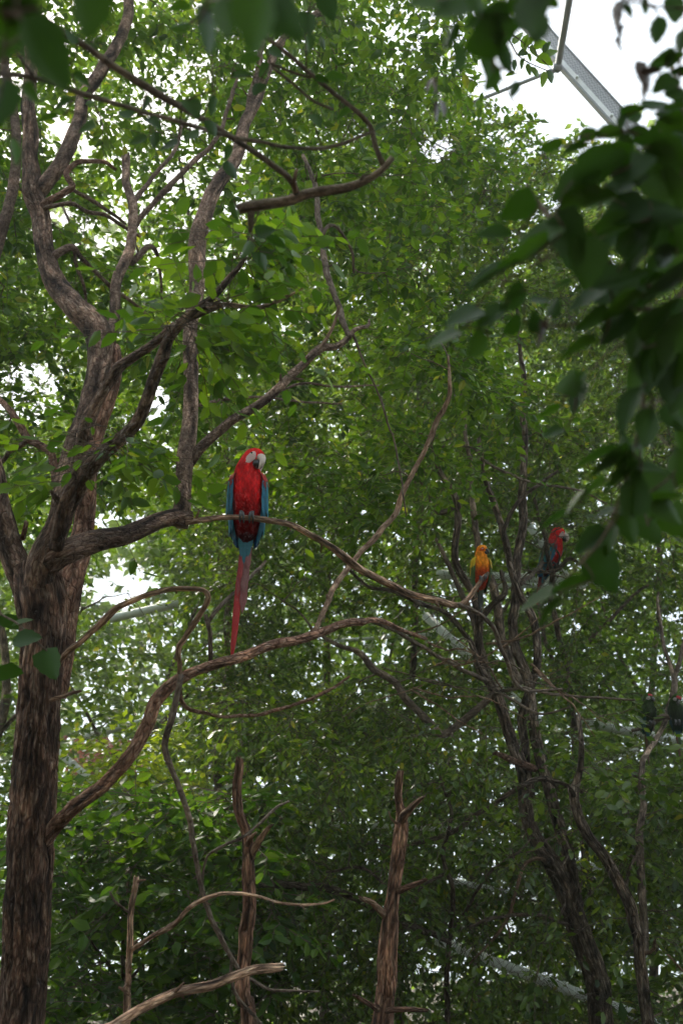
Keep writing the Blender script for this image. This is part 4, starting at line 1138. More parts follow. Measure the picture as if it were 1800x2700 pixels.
# ------------------------------------------------------------------ trees to the right and behind
def build_right_trees():
    r = np.random.default_rng(77)
    K, G = M['dark'], M['grey']
    b = at(1600, 2750, 6.4)
    t = empty('multi_stem_tree', (b[0], b[1], 0), 'many stemmed tree with furrowed dark trunk behind the orange conure', 'tree')
    sk = Skeleton()
    limb('trunk', t, [(1589, 2700, 6.4, 66), (1566, 2575, 6.4, 64), (1531, 2460, 6.4, 62), (1497, 2374, 6.4, 58), (1463, 2305, 6.42, 52), (1417, 2202, 6.45, 40), (1388, 2116, 6.5, 36), (1371, 2030, 6.5, 34), (1340, 1943, 6.5, 30), (1305, 1829, 6.5, 27), (1267, 1761, 6.5, 24), (1256, 1646, 6.5, 22), (1238, 1560, 6.5, 20), (1200, 1470, 6.5, 18), (1215, 1370, 6.5, 18), (1205, 1310, 6.5, 17), (1160, 1240, 6.5, 14), (1120, 1150, 6.6, 11)], K, sk, 0.06, 0.010, sides=32, prob=0.9, ground=True)
    limb('stem', t, [(1510, 2390, 6.4, 46), (1500, 2300, 6.4, 38), (1492, 2240, 6.4, 35), (1474, 2173, 6.42, 34), (1445, 2076, 6.45, 32), (1422, 1989, 6.5, 32), (1411, 1915, 6.5, 30), (1399, 1829, 6.5, 28), (1368, 1740, 6.5, 27), (1354, 1646, 6.55, 27), (1359, 1531, 6.6, 26), (1371, 1417, 6.65, 24), (1376, 1302, 6.7, 22), (1382, 1180, 6.75, 18), (1380, 1060, 6.8, 15), (1372, 940, 6.9, 12), (1360, 800, 7.0, 9)], K, sk, 0.06, 0.006, sides=26, prob=0.75)
    limb('stem', t, [(1398, 2100, 6.5, 26), (1392, 2040, 6.5, 25), (1383, 1972, 6.5, 24), (1374, 1886, 6.5, 23), (1400, 1800, 6.5, 22), (1417, 1740, 6.5, 22), (1405, 1646, 6.5, 22), (1362, 1549, 6.5, 20), (1342, 1474, 6.5, 20), (1313, 1359, 6.5, 18), (1296, 1302, 6.5, 16), (1279, 1244, 6.5, 13), (1262, 1150, 6.6, 9)], K, sk, 0.06, 0.005, sides=22, prob=0.7)
    limb('stem', t, [(1366, 1800, 6.5, 24), (1330, 1700, 6.5, 24), (1312, 1600, 6.5, 23), (1296, 1540, 6.5, 22), (1270, 1480, 6.55, 18), (1247, 1340, 6.6, 16), (1238, 1240, 6.7, 13), (1225, 1100, 6.8, 10), (1212, 980, 6.9, 7)], G, sk, 0.06, 0.003, prob=0.6)
    limb('stem', t, [(1330, 1900, 6.55, 22), (1290, 1800, 6.6, 22), (1262, 1700, 6.6, 20), (1250, 1640, 6.6, 18), (1235, 1600, 6.65, 17), (1205, 1540, 6.7, 14), (1180, 1480, 6.75, 12), (1150, 1420, 6.8, 9)], G, sk, prob=0.5)
    limb('stub', t, [(1410, 2030, 6.45, 20), (1380, 2018, 6.35, 19), (1345, 2006, 6.3, 18), (1306, 1989, 6.25, 12)], M['red'], None, 0.12, ragged=0.03, prob=0.9)
    limb('branch', t, [(1480, 2085, 6.42, 13), (1455, 2060, 6.35, 14), (1428, 2053, 6.3, 15), (1388, 2064, 6.25, 14), (1354, 2087, 6.2, 13), (1302, 2121, 6.2, 12), (1244, 2156, 6.2, 13), (1210, 2185, 6.2, 13), (1158, 2208, 6.2, 13), (1089, 2225, 6.2, 10), (1040, 2235, 6.2, 8)], K, sk, prob=0.7)
    limb('dead_branch', t, [(1440, 2270, 6.4, 10), (1417, 2265, 6.3, 10), (1385, 2280, 6.25, 10), (1362, 2340, 6.2, 9), (1342, 2409, 6.2, 9), (1302, 2472, 6.15, 8), (1239, 2541, 6.1, 5)], M['dead'], None, prob=0.9)
    limb('dead_branch', t, [(1335, 2425, 6.18, 6), (1345, 2470, 6.15, 6), (1340, 2510, 6.1, 4)], M['dead'], None, prob=0.8)
    limb('dead_branch', t, [(1520, 2440, 6.4, 9), (1470, 2430, 6.3, 9), (1430, 2415, 6.25, 9), (1380, 2412, 6.2, 9), (1300, 2420, 6.1, 9), (1240, 2440, 6.05, 7)], G, None, prob=0.8)
    limb('branch', t, [(1300, 1830, 6.5, 20), (1180, 1930, 6.4, 20), (1130, 1900, 6.4, 20), (1070, 1846, 6.4, 20), (1040, 1795, 6.4, 20), (986, 1761, 6.4, 20), (946, 1721, 6.4, 16), (890, 1700, 6.4, 12), (820, 1660, 6.5, 9)], G, sk, 0.07, prob=0.35)
    limb('branch', t, [(1290, 1800, 6.5, 14), (1244, 1778, 6.3, 12), (1158, 1732, 6.2, 11), (1101, 1698, 6.1, 11), (1044, 1663, 6.0, 11), (969, 1635, 6.0, 10), (920, 1640, 6.0, 7)], G, sk, prob=0.7)
    limb('branch', t, [(1262, 1750, 6.5, 16), (1240, 1690, 6.45, 14), (1180, 1620, 6.4, 13), (1110, 1590, 6.4, 12), (1040, 1560, 6.4, 11), (960, 1540, 6.4, 9), (870, 1440, 6.4, 7)], K, sk, prob=0.4)
    limb('branch', t, [(1158, 1178, 6.0, 6), (1244, 1181, 6.0, 6), (1279, 1216, 6.0, 7), (1330, 1244, 6.0, 7), (1388, 1267, 6.0, 7), (1445, 1279, 6.0, 7), (1531, 1296, 6.0, 6), (1600, 1330, 6.0, 4)], M['grey'], sk, prob=0.9, wobble=0.5)
    limb('branch', t, [(1300, 1830, 6.5, 12), (1330, 1820, 6.3, 9), (1380, 1815, 6.2, 9), (1460, 1830, 6.1, 8), (1540, 1838, 6.0, 7), (1672, 1846, 5.9, 6)], M['grey'], sk, prob=0.9)
    limb('branch', t, [(1280, 1800, 6.5, 9), (1340, 1840, 6.2, 8), (1420, 1880, 6.0, 7), (1500, 1865, 5.9, 5)], M['grey'], sk, prob=0.7)
    limb('branch', t, [(1205, 1330, 6.5, 15), (1160, 1350, 6.5, 14), (1130, 1300, 6.5, 12), (1090, 1230, 6.5, 9)], K, sk, prob=0.4)
    limb('branch', t, [(1345, 1480, 6.5, 12), (1330, 1400, 6.4, 12), (1360, 1330, 6.4, 11), (1420, 1280, 6.4, 9), (1470, 1240, 6.4, 8)], K, sk, prob=0.5)
    limb('branch', t, [(1370, 1540, 6.5, 14), (1410, 1508, 7.2, 12), (1440, 1470, 8.6, 9), (1480, 1420, 9.2, 6)], K, sk, prob=0.4)
    limb('branch', t, [(1255, 1640, 6.5, 16), (1300, 1590, 6.4, 17), (1330, 1560, 6.4, 15), (1320, 1500, 6.4, 10)], K, sk, prob=0.5)

    # tangle of fine pale twigs below the two far birds
    rt = np.random.default_rng(7)
    for k_ in range(20):
        x0, y0 = rt.uniform(1000, 1420), rt.uniform(1640, 1830)
        dx, dy = rt.uniform(90, 330) * (1 if rt.random() < 0.75 else -1), rt.uniform(-150, 190)
        dd = rt.uniform(5.4, 6.4)
        w0 = rt.uniform(3.5, 7)
        limb('branch', t, [(x0, y0, dd + 0.1, w0), (x0 + dx * 0.3, y0 + dy * 0.3 + rt.uniform(-22, 22), dd, w0 * 0.85), (x0 + dx * 0.65, y0 + dy * 0.65 + rt.uniform(-25, 25), dd - 0.1, w0 * 0.65), (x0 + dx, y0 + dy + rt.uniform(-25, 25), dd - 0.15, w0 * 0.35)], M['dead'] if k_ % 3 else G, sk if k_ % 2 else None, prob=0.8, wobble=1.2)

    def acc(px, py, d):
        a = 1.0
        if px < 900 and py < 900:
            a *= 0.55
        if py > 1550 and 1000 < px:
            a *= 0.75
        if py > 2300:
            a *= 0.7
        return a
    att = scatter(r, 860, 520, 2050, 180, 2500, 6.6, 10.2, acc, 0.17)
    grow_crown('multi_stem_tree', t, sk, att, r, 0.060, M['leafd'], M['leafd1'], sprays=9, leaves=13, spray_len=0.42, single=300, droop=0.2, thick=1.6)

    # the tree with the second macaw
    b = at(1560, 2700, 8.6)
    t = empty('perch_tree', (b[0], b[1], 0), 'slender dark tree whose forked branch holds the far red macaw', 'tree')
    sk = Skeleton()
    limb('trunk', t, [(1580, 2700, 8.6, 24), (1560, 2500, 8.6, 24), (1540, 2250, 8.55, 22), (1520, 2000, 8.5, 20), (1500, 1850, 8.4, 18), (1488, 1740, 8.35, 16), (1468, 1650, 8.3, 15), (1452, 1589, 8.28, 15), (1457, 1545, 8.25, 15), (1459, 1500, 8.22, 14)], K, sk, 0.07, 0.003, prob=0.85, ground=True)
    limb('branch', t, [(1458, 1510, 8.22, 13), (1446, 1475, 8.1, 12), (1438, 1440, 8.05, 11), (1434, 1417, 8.05, 10), (1417, 1359, 8.05, 10), (1405, 1302, 8.1, 9), (1388, 1267, 8.2, 8), (1375, 1180, 8.3, 6)], K, sk, prob=0.95)
    limb('branch', t, [(1460, 1505, 8.22, 12), (1478, 1490, 8.2, 11), (1500, 1472, 8.2, 9), (1540, 1486, 8.2, 7), (1600, 1490, 8.3, 5)], K, sk, prob=0.9)
    limb('branch', t, [(1436, 1430, 8.04, 6), (1456, 1440, 8.0, 5), (1472, 1458, 8.0, 5), (1474, 1476, 8.05, 5), (1466, 1496, 8.15, 5)], K, sk, prob=0.9)
    limb('branch', t, [(1490, 1760, 8.35, 12), (1540, 1700, 8.5, 12), (1600, 1640, 8.6, 10), (1680, 1560, 8.8, 8), (1760, 1520, 9.0, 6)], K, sk, prob=0.7)
    limb('branch', t, [(1500, 1840, 8.4, 12), (1440, 1700, 8.6, 11), (1430, 1640, 8.8, 9), (1390, 1560, 9.0, 7)], K, sk, prob=0.4)
    att = scatter(r, 190, 1350, 2150, 700, 2600, 8.4, 11.0, None, 0.2)
    grow_crown('perch_tree', t, sk, att, r, 0.072, M['leafd'], M['leafd1'], sprays=8, leaves=11, spray_len=0.45, single=150, droop=0.15)

    b = at(1700, 2750, 5.6)
    t = empty('leaning_tree', (b[0], b[1], 0), 'leaning brown tree with bowed stem at the lower right, in front of the green parrots', 'tree')
    sk = Skeleton()
    limb('trunk', t, [(1706, 2700, 5.6, 34), (1700, 2600, 5.6, 32), (1690, 2520, 5.6, 31), (1669, 2431, 5.6, 31), (1641, 2351, 5.6, 32), (1589, 2259, 5.6, 31), (1537, 2190, 5.6, 28), (1510, 2125, 5.6, 27), (1512, 2085, 5.6, 24), (1530, 2040, 5.6, 18), (1536, 1960, 5.6, 14), (1528, 1880, 5.7, 10)], K, sk, 0.07, 0.004, sides=22, prob=0.95, ground=True)
    limb('stem', t, [(1700, 2520, 5.62, 24), (1698, 2420, 5.7, 22), (1690, 2300, 5.8, 21), (1684, 2200, 5.9, 20), (1696, 2121, 6.0, 18), (1690, 2020, 6.1, 15), (1740, 1930, 6.3, 14), (1766, 1850, 6.5, 16), (1776, 1800, 6.6, 15), (1760, 1740, 6.7, 11), (1740, 1640, 6.8, 9), (1735, 1560, 6.9, 7)], M['grey'], sk, 0.07, 0.003, prob=0.8)
    limb('branch', t, [(1770, 1840, 6.5, 14), (1790, 1740, 6.6, 12), (1815, 1640, 6.7, 10), (1850, 1540, 6.8, 8)], M['grey'], sk, prob=0.7)
    limb('branch', t, [(1700, 2515, 5.6, 10), (1722, 2500, 5.5, 9), (1726, 2480, 5.45, 9), (1740, 2500, 5.4, 6), (1800, 2560, 5.4, 5)], M['dead'], None, prob=0.7)
    limb('branch', t, [(1660, 2400, 5.6, 10), (1650, 2330, 5.65, 9), (1670, 2270, 5.7, 8), (1690, 2220, 5.8, 6)], M['grey'], sk, prob=0.5)
    limb('branch', t, [(1512, 2100, 5.6, 14), (1500, 2076, 5.5, 12), (1470, 2060, 5.45, 10), (1440, 2050, 5.4, 8)], K, sk, prob=0.6)
    att = scatter(r, 150, 1420, 2000, 1850, 2780, 5.2, 7.2, lambda x, y, d: 1.0 if y > 1960 or x > 1600 else 0.4, 0.16)
    grow_crown('leaning_tree', t, sk, att, r, 0.066, M['leafd'], M['leafd1'], sprays=8, leaves=11, spray_len=0.36, single=300, droop=0.25)

    # thin saplings with dry tangled twigs, low centre
    b = at(1200, 2750, 7.2)
    t = empty('thin_sapling', (b[0], b[1], 0), 'thin twiggy sapling with tangled fine grey twigs at the bottom, right of the reddish snag', 'tree')
    sk = Skeleton()
    limb('trunk', t, [(1180, 2700, 6.0, 16), (1175, 2600, 6.0, 15), (1190, 2450, 6.0, 14), (1195, 2350, 6.0, 13), (1170, 2260, 6.0, 12), (1190, 2150, 6.0, 9), (1160, 2050, 6.0, 7)], K, sk, prob=0.5, ground=True)
    limb('branch', t, [(1190, 2460, 6.0, 9), (1240, 2380, 5.9, 8), (1290, 2300, 5.8, 8), (1370, 2245, 5.8, 7)], K, sk, prob=0.5)
    limb('branch', t, [(1185, 2480, 6.0, 14), (1100, 2450, 5.9, 18), (1040, 2430, 5.9, 16), (900, 2349, 5.9, 20), (760, 2338, 5.9, 21), (680, 2330, 6.0, 12)], K, sk, prob=0.6)
    limb('branch', t, [(1180, 2300, 6.0, 8), (1120, 2330, 5.9, 8), (1060, 2370, 5.8, 7), (960, 2290, 5.8, 8), (860, 2300, 5.8, 7)], K, sk, prob=0.5)
    att = scatter(r, 230, 560, 1480, 1850, 2800, 5.4, 7.2, None, 0.14)
    grow_crown('thin_sapling', t, sk, att, r, 0.055, M['leafd'], M['leafd1'], sprays=8, leaves=11, spray_len=0.38, single=250, droop=0.4, tilt=0.7)


def back_tree(px, d, height, label, seed, n, x0, x1, y0, y1, d0, d1, mat, leaf_len, stems, cat='tree', bark=None, sprays=8, leaves=11, spray_len=0.6, simple=True, name='background_tree', group='trees in the aviary behind', acc=None, sky_gap=True, upright=0.0):
    r = np.random.default_rng(seed)
    b = at(px, 2750, d)
    t = empty(name, (b[0], b[1], 0), label, cat, group)
    sk = Skeleton()
    for i, s in enumerate(stems):
        limb('trunk' if i == 0 else 'limb', t, s, bark or M['dark'], sk, 0.07, 0.003, prob=0.0, ground=(i == 0))
    att = scatter(r, n, x0, x1, y0, y1, d0, d1, acc, 0.25)
    grow_crown(name + str(seed), t, sk, att, r, leaf_len, mat, sprays=sprays, leaves=leaves, spray_len=spray_len, simple=simple, sky_gap=sky_gap, thick=1.6, upright=upright)
    return t


def build_back_trees():
    F, Dp = M['leaff'], M['leafd']
    back_tree(300, 11, 8, 'leafy tree standing far behind the bent dead branch, bright sky above it', 101, 250, -500, 800, 1150, 2800, 9.5, 13.5, F, 0.112,
              [[(330, 2700, 11, 26), (345, 2300, 11, 24), (350, 2000, 11, 20), (440, 1800, 11, 14), (520, 1600, 11, 8)], [(345, 2100, 11, 14), (240, 1900, 11, 10), (150, 1750, 11, 6)], [(335, 2000, 11, 14), (480, 1850, 11, 10), (600, 1700, 11, 7)]])
    back_tree(850, 12, 9, 'leafy tree behind the hanging tail of the large macaw', 102, 290, 400, 1350, 900, 2800, 10.0, 14.0, F, 0.114,
              [[(860, 2700, 12, 28), (850, 2350, 12, 26), (880, 2000, 12, 22), (860, 1700, 12, 16), (880, 1300, 12, 8)], [(870, 2100, 12, 14), (760, 1900, 12, 11), (680, 1700, 12, 7)], [(870, 1950, 12, 14), (1000, 1800, 12, 10), (1060, 1600, 12, 6)]])
    back_tree(1250, 13, 9, 'tall leafy tree seen behind the stems around the orange conure', 103, 250, 950, 1800, 500, 2800, 10.5, 15.0, F, 0.116,
              [[(1260, 2700, 13, 26), (1250, 2300, 13, 24), (1275, 1900, 13, 20), (1260, 1500, 13, 15), (1240, 1000, 13, 8)], [(1260, 1700, 13, 12), (1400, 1500, 13, 9), (1500, 1300, 13, 6)], [(1265, 1850, 13, 12), (1120, 1700, 13, 9), (1040, 1500, 13, 6)]])
    back_tree(1700, 12.5, 9, 'leafy tree far behind the green parrots at the right', 104, 230, 1400, 2350, 700, 2800, 11.0, 14.5, F, 0.114,
              [[(1720, 2700, 12.5, 24), (1730, 2300, 12.5, 22), (1715, 1900, 12.5, 18), (1740, 1500, 12.5, 13), (1720, 1000, 12.5, 8)], [(1725, 1900, 12.5, 12), (1620, 1700, 12.5, 9), (1560, 1500, 12.5, 6)]])
    back_tree(-100, 9, 9, 'leafy tree behind the thick trunk at the left edge', 105, 230, -700, 420, 500, 2800, 7.6, 11.0, Dp, 0.08,
              [[(-90, 2700, 9, 34), (-80, 2300, 9, 32), (-20, 2000, 9, 28), (20, 1800, 9, 22), (-20, 1500, 9, 16), (-60, 1000, 9, 9)], [(-20, 1950, 9, 14), (120, 1800, 9, 10), (220, 1600, 9, 6)]], bark=M['grey'])
    back_tree(150, 10, 9, 'tall leafy tree whose crown closes the view behind the upper left limbs', 111, 230, -450, 950, -250, 1150, 8.6, 11.5, Dp, 0.085,
              [[(560, 2700, 10, 24), (570, 2200, 10, 22), (600, 1700, 10, 18), (600, 1200, 10, 15), (520, 700, 10, 10), (450, 300, 10, 6)], [(600, 1150, 10, 12), (300, 800, 10, 9), (100, 400, 10, 5)], [(560, 800, 10, 10), (720, 500, 10, 7), (820, 200, 10, 5)]])
    back_tree(1100, 11.5, 9, 'tall leafy tree whose crown rises behind the curved overhanging branch to the open sky', 112, 200, 750, 1750, 150, 1250, 10.0, 13.0, Dp, 0.092,
              [[(1050, 2700, 11.5, 24), (1060, 2200, 11.5, 22), (1090, 1700, 11.5, 18), (1100, 1200, 11.5, 15), (1120, 800, 11.5, 10), (1160, 480, 11.5, 6)], [(1100, 1100, 11.5, 12), (1350, 800, 11.5, 8), (1480, 550, 11.5, 5)]])
    # broad leaved dark bush at the bottom left, yellow green young tree, reddish tree, pale tree outside
    back_tree(330, 6.2, 2, 'broad leaved dark bush filling the lower left behind the slim dead stem', 106, 150, 60, 760, 2080, 2820, 5.0, 6.6, M['leafm'], 0.088,
              [[(330, 2700, 6.0, 14), (325, 2550, 6.0, 12), (330, 2400, 6.0, 9), (350, 2250, 6.0, 6)], [(328, 2600, 6.0, 9), (450, 2450, 5.9, 7), (520, 2300, 5.8, 5)], [(328, 2600, 6.0, 9), (220, 2450, 5.9, 7), (180, 2300, 5.8, 5)]], cat='bush', name='broad_leaved_bush', group=None, sprays=7, leaves=9, spray_len=0.4, simple=False)
    back_tree(1560, 7.2, 4, 'young tree with bright yellow green leaves glowing behind the furrowed trunk', 107, 30, 1480, 1650, 2230, 2480, 6.8, 7.6, M['leafy'], 0.075,
              [[(1570, 2700, 7.2, 9), (1560, 2500, 7.2, 8), (1565, 2350, 7.2, 6)]], name='young_tree', group=None, spray_len=0.4)
    back_tree(330, 7.0, 4, 'young tree with bright yellow green leaves above the broad leaved bush, near the thick trunk', 113, 34, 170, 470, 1930, 2200, 6.6, 7.4, M['leafy'], 0.07,
              [[(380, 2700, 7.0, 9), (370, 2400, 7.0, 8), (330, 2100, 7.0, 6)]], name='young_tree', group=None, spray_len=0.4)
    back_tree(720, 10.5, 4, 'young tree with light yellowish leaves above the pale forked snag', 108, 34, 560, 860, 1780, 2050, 9.5, 11.0, M['leafy'], 0.07,
              [[(740, 2700, 10.3, 9), (730, 2300, 10.3, 8), (720, 1950, 10.3, 6)]], name='young_tree', group=None, spray_len=0.4)
    back_tree(285, 15, 5, 'small tree with pinkish red leaves far behind the big lower branch', 109, 16, 245, 325, 1955, 2030, 14.5, 15.5, M['leafr'], 0.12,
              [[(290, 2700, 15, 9), (285, 2300, 15, 8), (285, 2010, 15, 6)]], name='red_leaved_tree', group=None, spray_len=0.45)
    pale = back_tree(1740, 26, 16, 'pale sunlit tree outside the netting in the upper right sky', 110, 60, 1655, 2100, 60, 420, 24, 30, M['leafy'], 0.15,
              [[(2000, 2700, 26, 26), (1990, 1500, 26, 24), (1900, 700, 26, 20), (1800, 300, 26, 12), (1760, 150, 26, 7)]], name='pale_tree', group=None, spray_len=0.8, sky_gap=False)


def far_belt():
    """The wood beyond the aviary, one mass of foliage far away."""
    r = np.random.default_rng(5)
    n = 78000
    az = r.uniform(-0.66, 0.66, n)
    D = r.uniform(19, 34, n)
    x, y = D * np.sin(az), D * np.cos(az)
    top = 14.5 + 6.0 * vnoise(az * 9 + 40, D * 0.2, None, 8) + 2.5 * vnoise(az * 31 + 40, D * 0.5, None, 9)
    z = top * np.power(r.random(n), 0.75) + 0.2
    P = np.stack([x, y, z], -1)
    px, py, d = project(P)
    k = np.ones(n, bool)
    for gx, gy, rx, ry, s in [(330, 1545, 90, 50, 0.9), (60, 1040, 120, 90, 0.9), (415, 1060, 60, 60, 0.95), (255, 1345, 60, 60, 0.95), (120, 1240, 60, 80, 0.4), (1240, 1590, 120, 60, 0.3), (1770, 1680, 50, 90, 0.6)]:
        k &= ~((((px - gx) / rx) ** 2 + ((py - gy) / ry) ** 2 < 1) & (r.random(n) < s))
    P = P[k]
    n = len(P)
    ax = norm(r.normal(0, 1, (n, 3)) + np.array((0, 0, -0.3)))
    nn = norm(r.normal(0, 0.8, (n, 3)) + np.array((0, -0.2, 1.0)))
    bb = norm(np.cross(nn, ax))
    nn = np.cross(ax, bb)
    sz = r.uniform(0.20, 0.46, n)
    V = P[:, None, :] + sz[:, None, None] * (LEAF5[None, :, 0:1] * ax[:, None, :] + LEAF5[None, :, 1:2] * bb[:, None, :] + LEAF5[None, :, 2:3] * nn[:, None, :])
    F = (np.arange(n)[:, None, None] * 5 + LEAF5_T[None]).reshape(-1, 3)
    m_ = 14000                                   # the wood carried on behind the viewer, unseen, added to dim light from there
    az2 = r.uniform(0.66, 2 * math.pi - 0.66, m_)
    D2 = r.uniform(9, 22, m_)
    top2 = 4.5 + 4.0 * vnoise(az2 * 5 + 40, D2 * 0.3, None, 18)
    Q_ = np.stack([D2 * np.sin(az2), D2 * np.cos(az2), top2 * r.random(m_) + 0.2], -1)
    a2 = norm(r.normal(0, 1, (m_, 3)))
    n2 = norm(r.normal(0, 0.8, (m_, 3)) + np.array((0, 0, 0.8)))
    b2 = norm(np.cross(n2, a2))
    n2 = np.cross(a2, b2)
    s2 = r.uniform(0.3, 0.6, m_)
    V2 = Q_[:, None, :] + s2[:, None, None] * (LEAF5[None, :, 0:1] * a2[:, None, :] + LEAF5[None, :, 1:2] * b2[:, None, :] + LEAF5[None, :, 2:3] * n2[:, None, :])
    V = np.vstack([V.reshape(-1, 3), V2.reshape(-1, 3)])
    F = (np.arange(n + m_)[:, None, None] * 5 + LEAF5_T[None]).reshape(-1, 3)
    o = part('far_woods', raw_mesh('far_woods', V.reshape(-1, 3), [F], M['leaff'], False), None)
    o['kind'] = 'stuff'
    o['label'] = 'far green woods beyond the aviary'
    # low undergrowth between the stems
    n = 16000
    az = r.uniform(-0.6, 0.6, n)
    D = r.uniform(6.0, 18, n)
    x, y = D * np.sin(az), D * np.cos(az)
    z = np.abs(r.normal(0, 0.42, n)) * (0.6 + vnoise(x * 0.8 + 50, y * 0.8 + 50, None, 3)) + 0.03
    P = np.stack([x, y, z], -1)
    ax = norm(r.normal(0, 1, (n, 3)) + np.array((0, 0, 0.2)))
    nn = norm(r.normal(0, 0.5, (n, 3)) + np.array((0, 0, 1.0)))
    bb = norm(np.cross(nn, ax))
    nn = np.cross(ax, bb)
    sz = r.uniform(0.07, 0.14, n)
    V = P[:, None, :] + sz[:, None, None] * (LEAF5[None, :, 0:1] * ax[:, None, :] + LEAF5[None, :, 1:2] * bb[:, None, :] + LEAF5[None, :, 2:3] * nn[:, None, :])
    F = (np.arange(n)[:, None, None] * 5 + LEAF5_T[None]).reshape(-1, 3)
    o = part('undergrowth', raw_mesh('undergrowth', V.reshape(-1, 3), [F], M['leafm'], False), None)
    o['kind'] = 'stuff'
    o['label'] = 'low dark undergrowth covering the soil'


# ------------------------------------------------------------------ steel of the aviary
def box_between(a, b, w, h, up=(0, 0, 1)):
    a, b = np.array(a, float), np.array(b, float)
    t = norm(b - a)
    s = norm(np.cross(t, np.array(up, float)))
    u = np.cross(s, t)
    V = []
    for p in (a, b):
        for i, j in ((-1, -1), (1, -1), (1, 1), (-1, 1)):
            V.append(p + s * i * w / 2 + u * j * h / 2)
    F = [(0, 1, 2, 3), (7, 6, 5, 4), (0, 4, 5, 1), (1, 5, 6, 2), (2, 6, 7, 3), (3, 7, 4, 0)]
    return np.array(V), np.array(F)


def pipe(name, parent, a, b, rad, mat, sides=14):
    C = np.stack([np.array(a) + (np.array(b) - np.array(a)) * k for k in np.linspace(0, 1, 4)])
    V, q, t, bk = tube_arrays(C, np.full(4, rad), sides)
    return world_part(name, raw_mesh(name, V, [q, t], mat, True), parent)


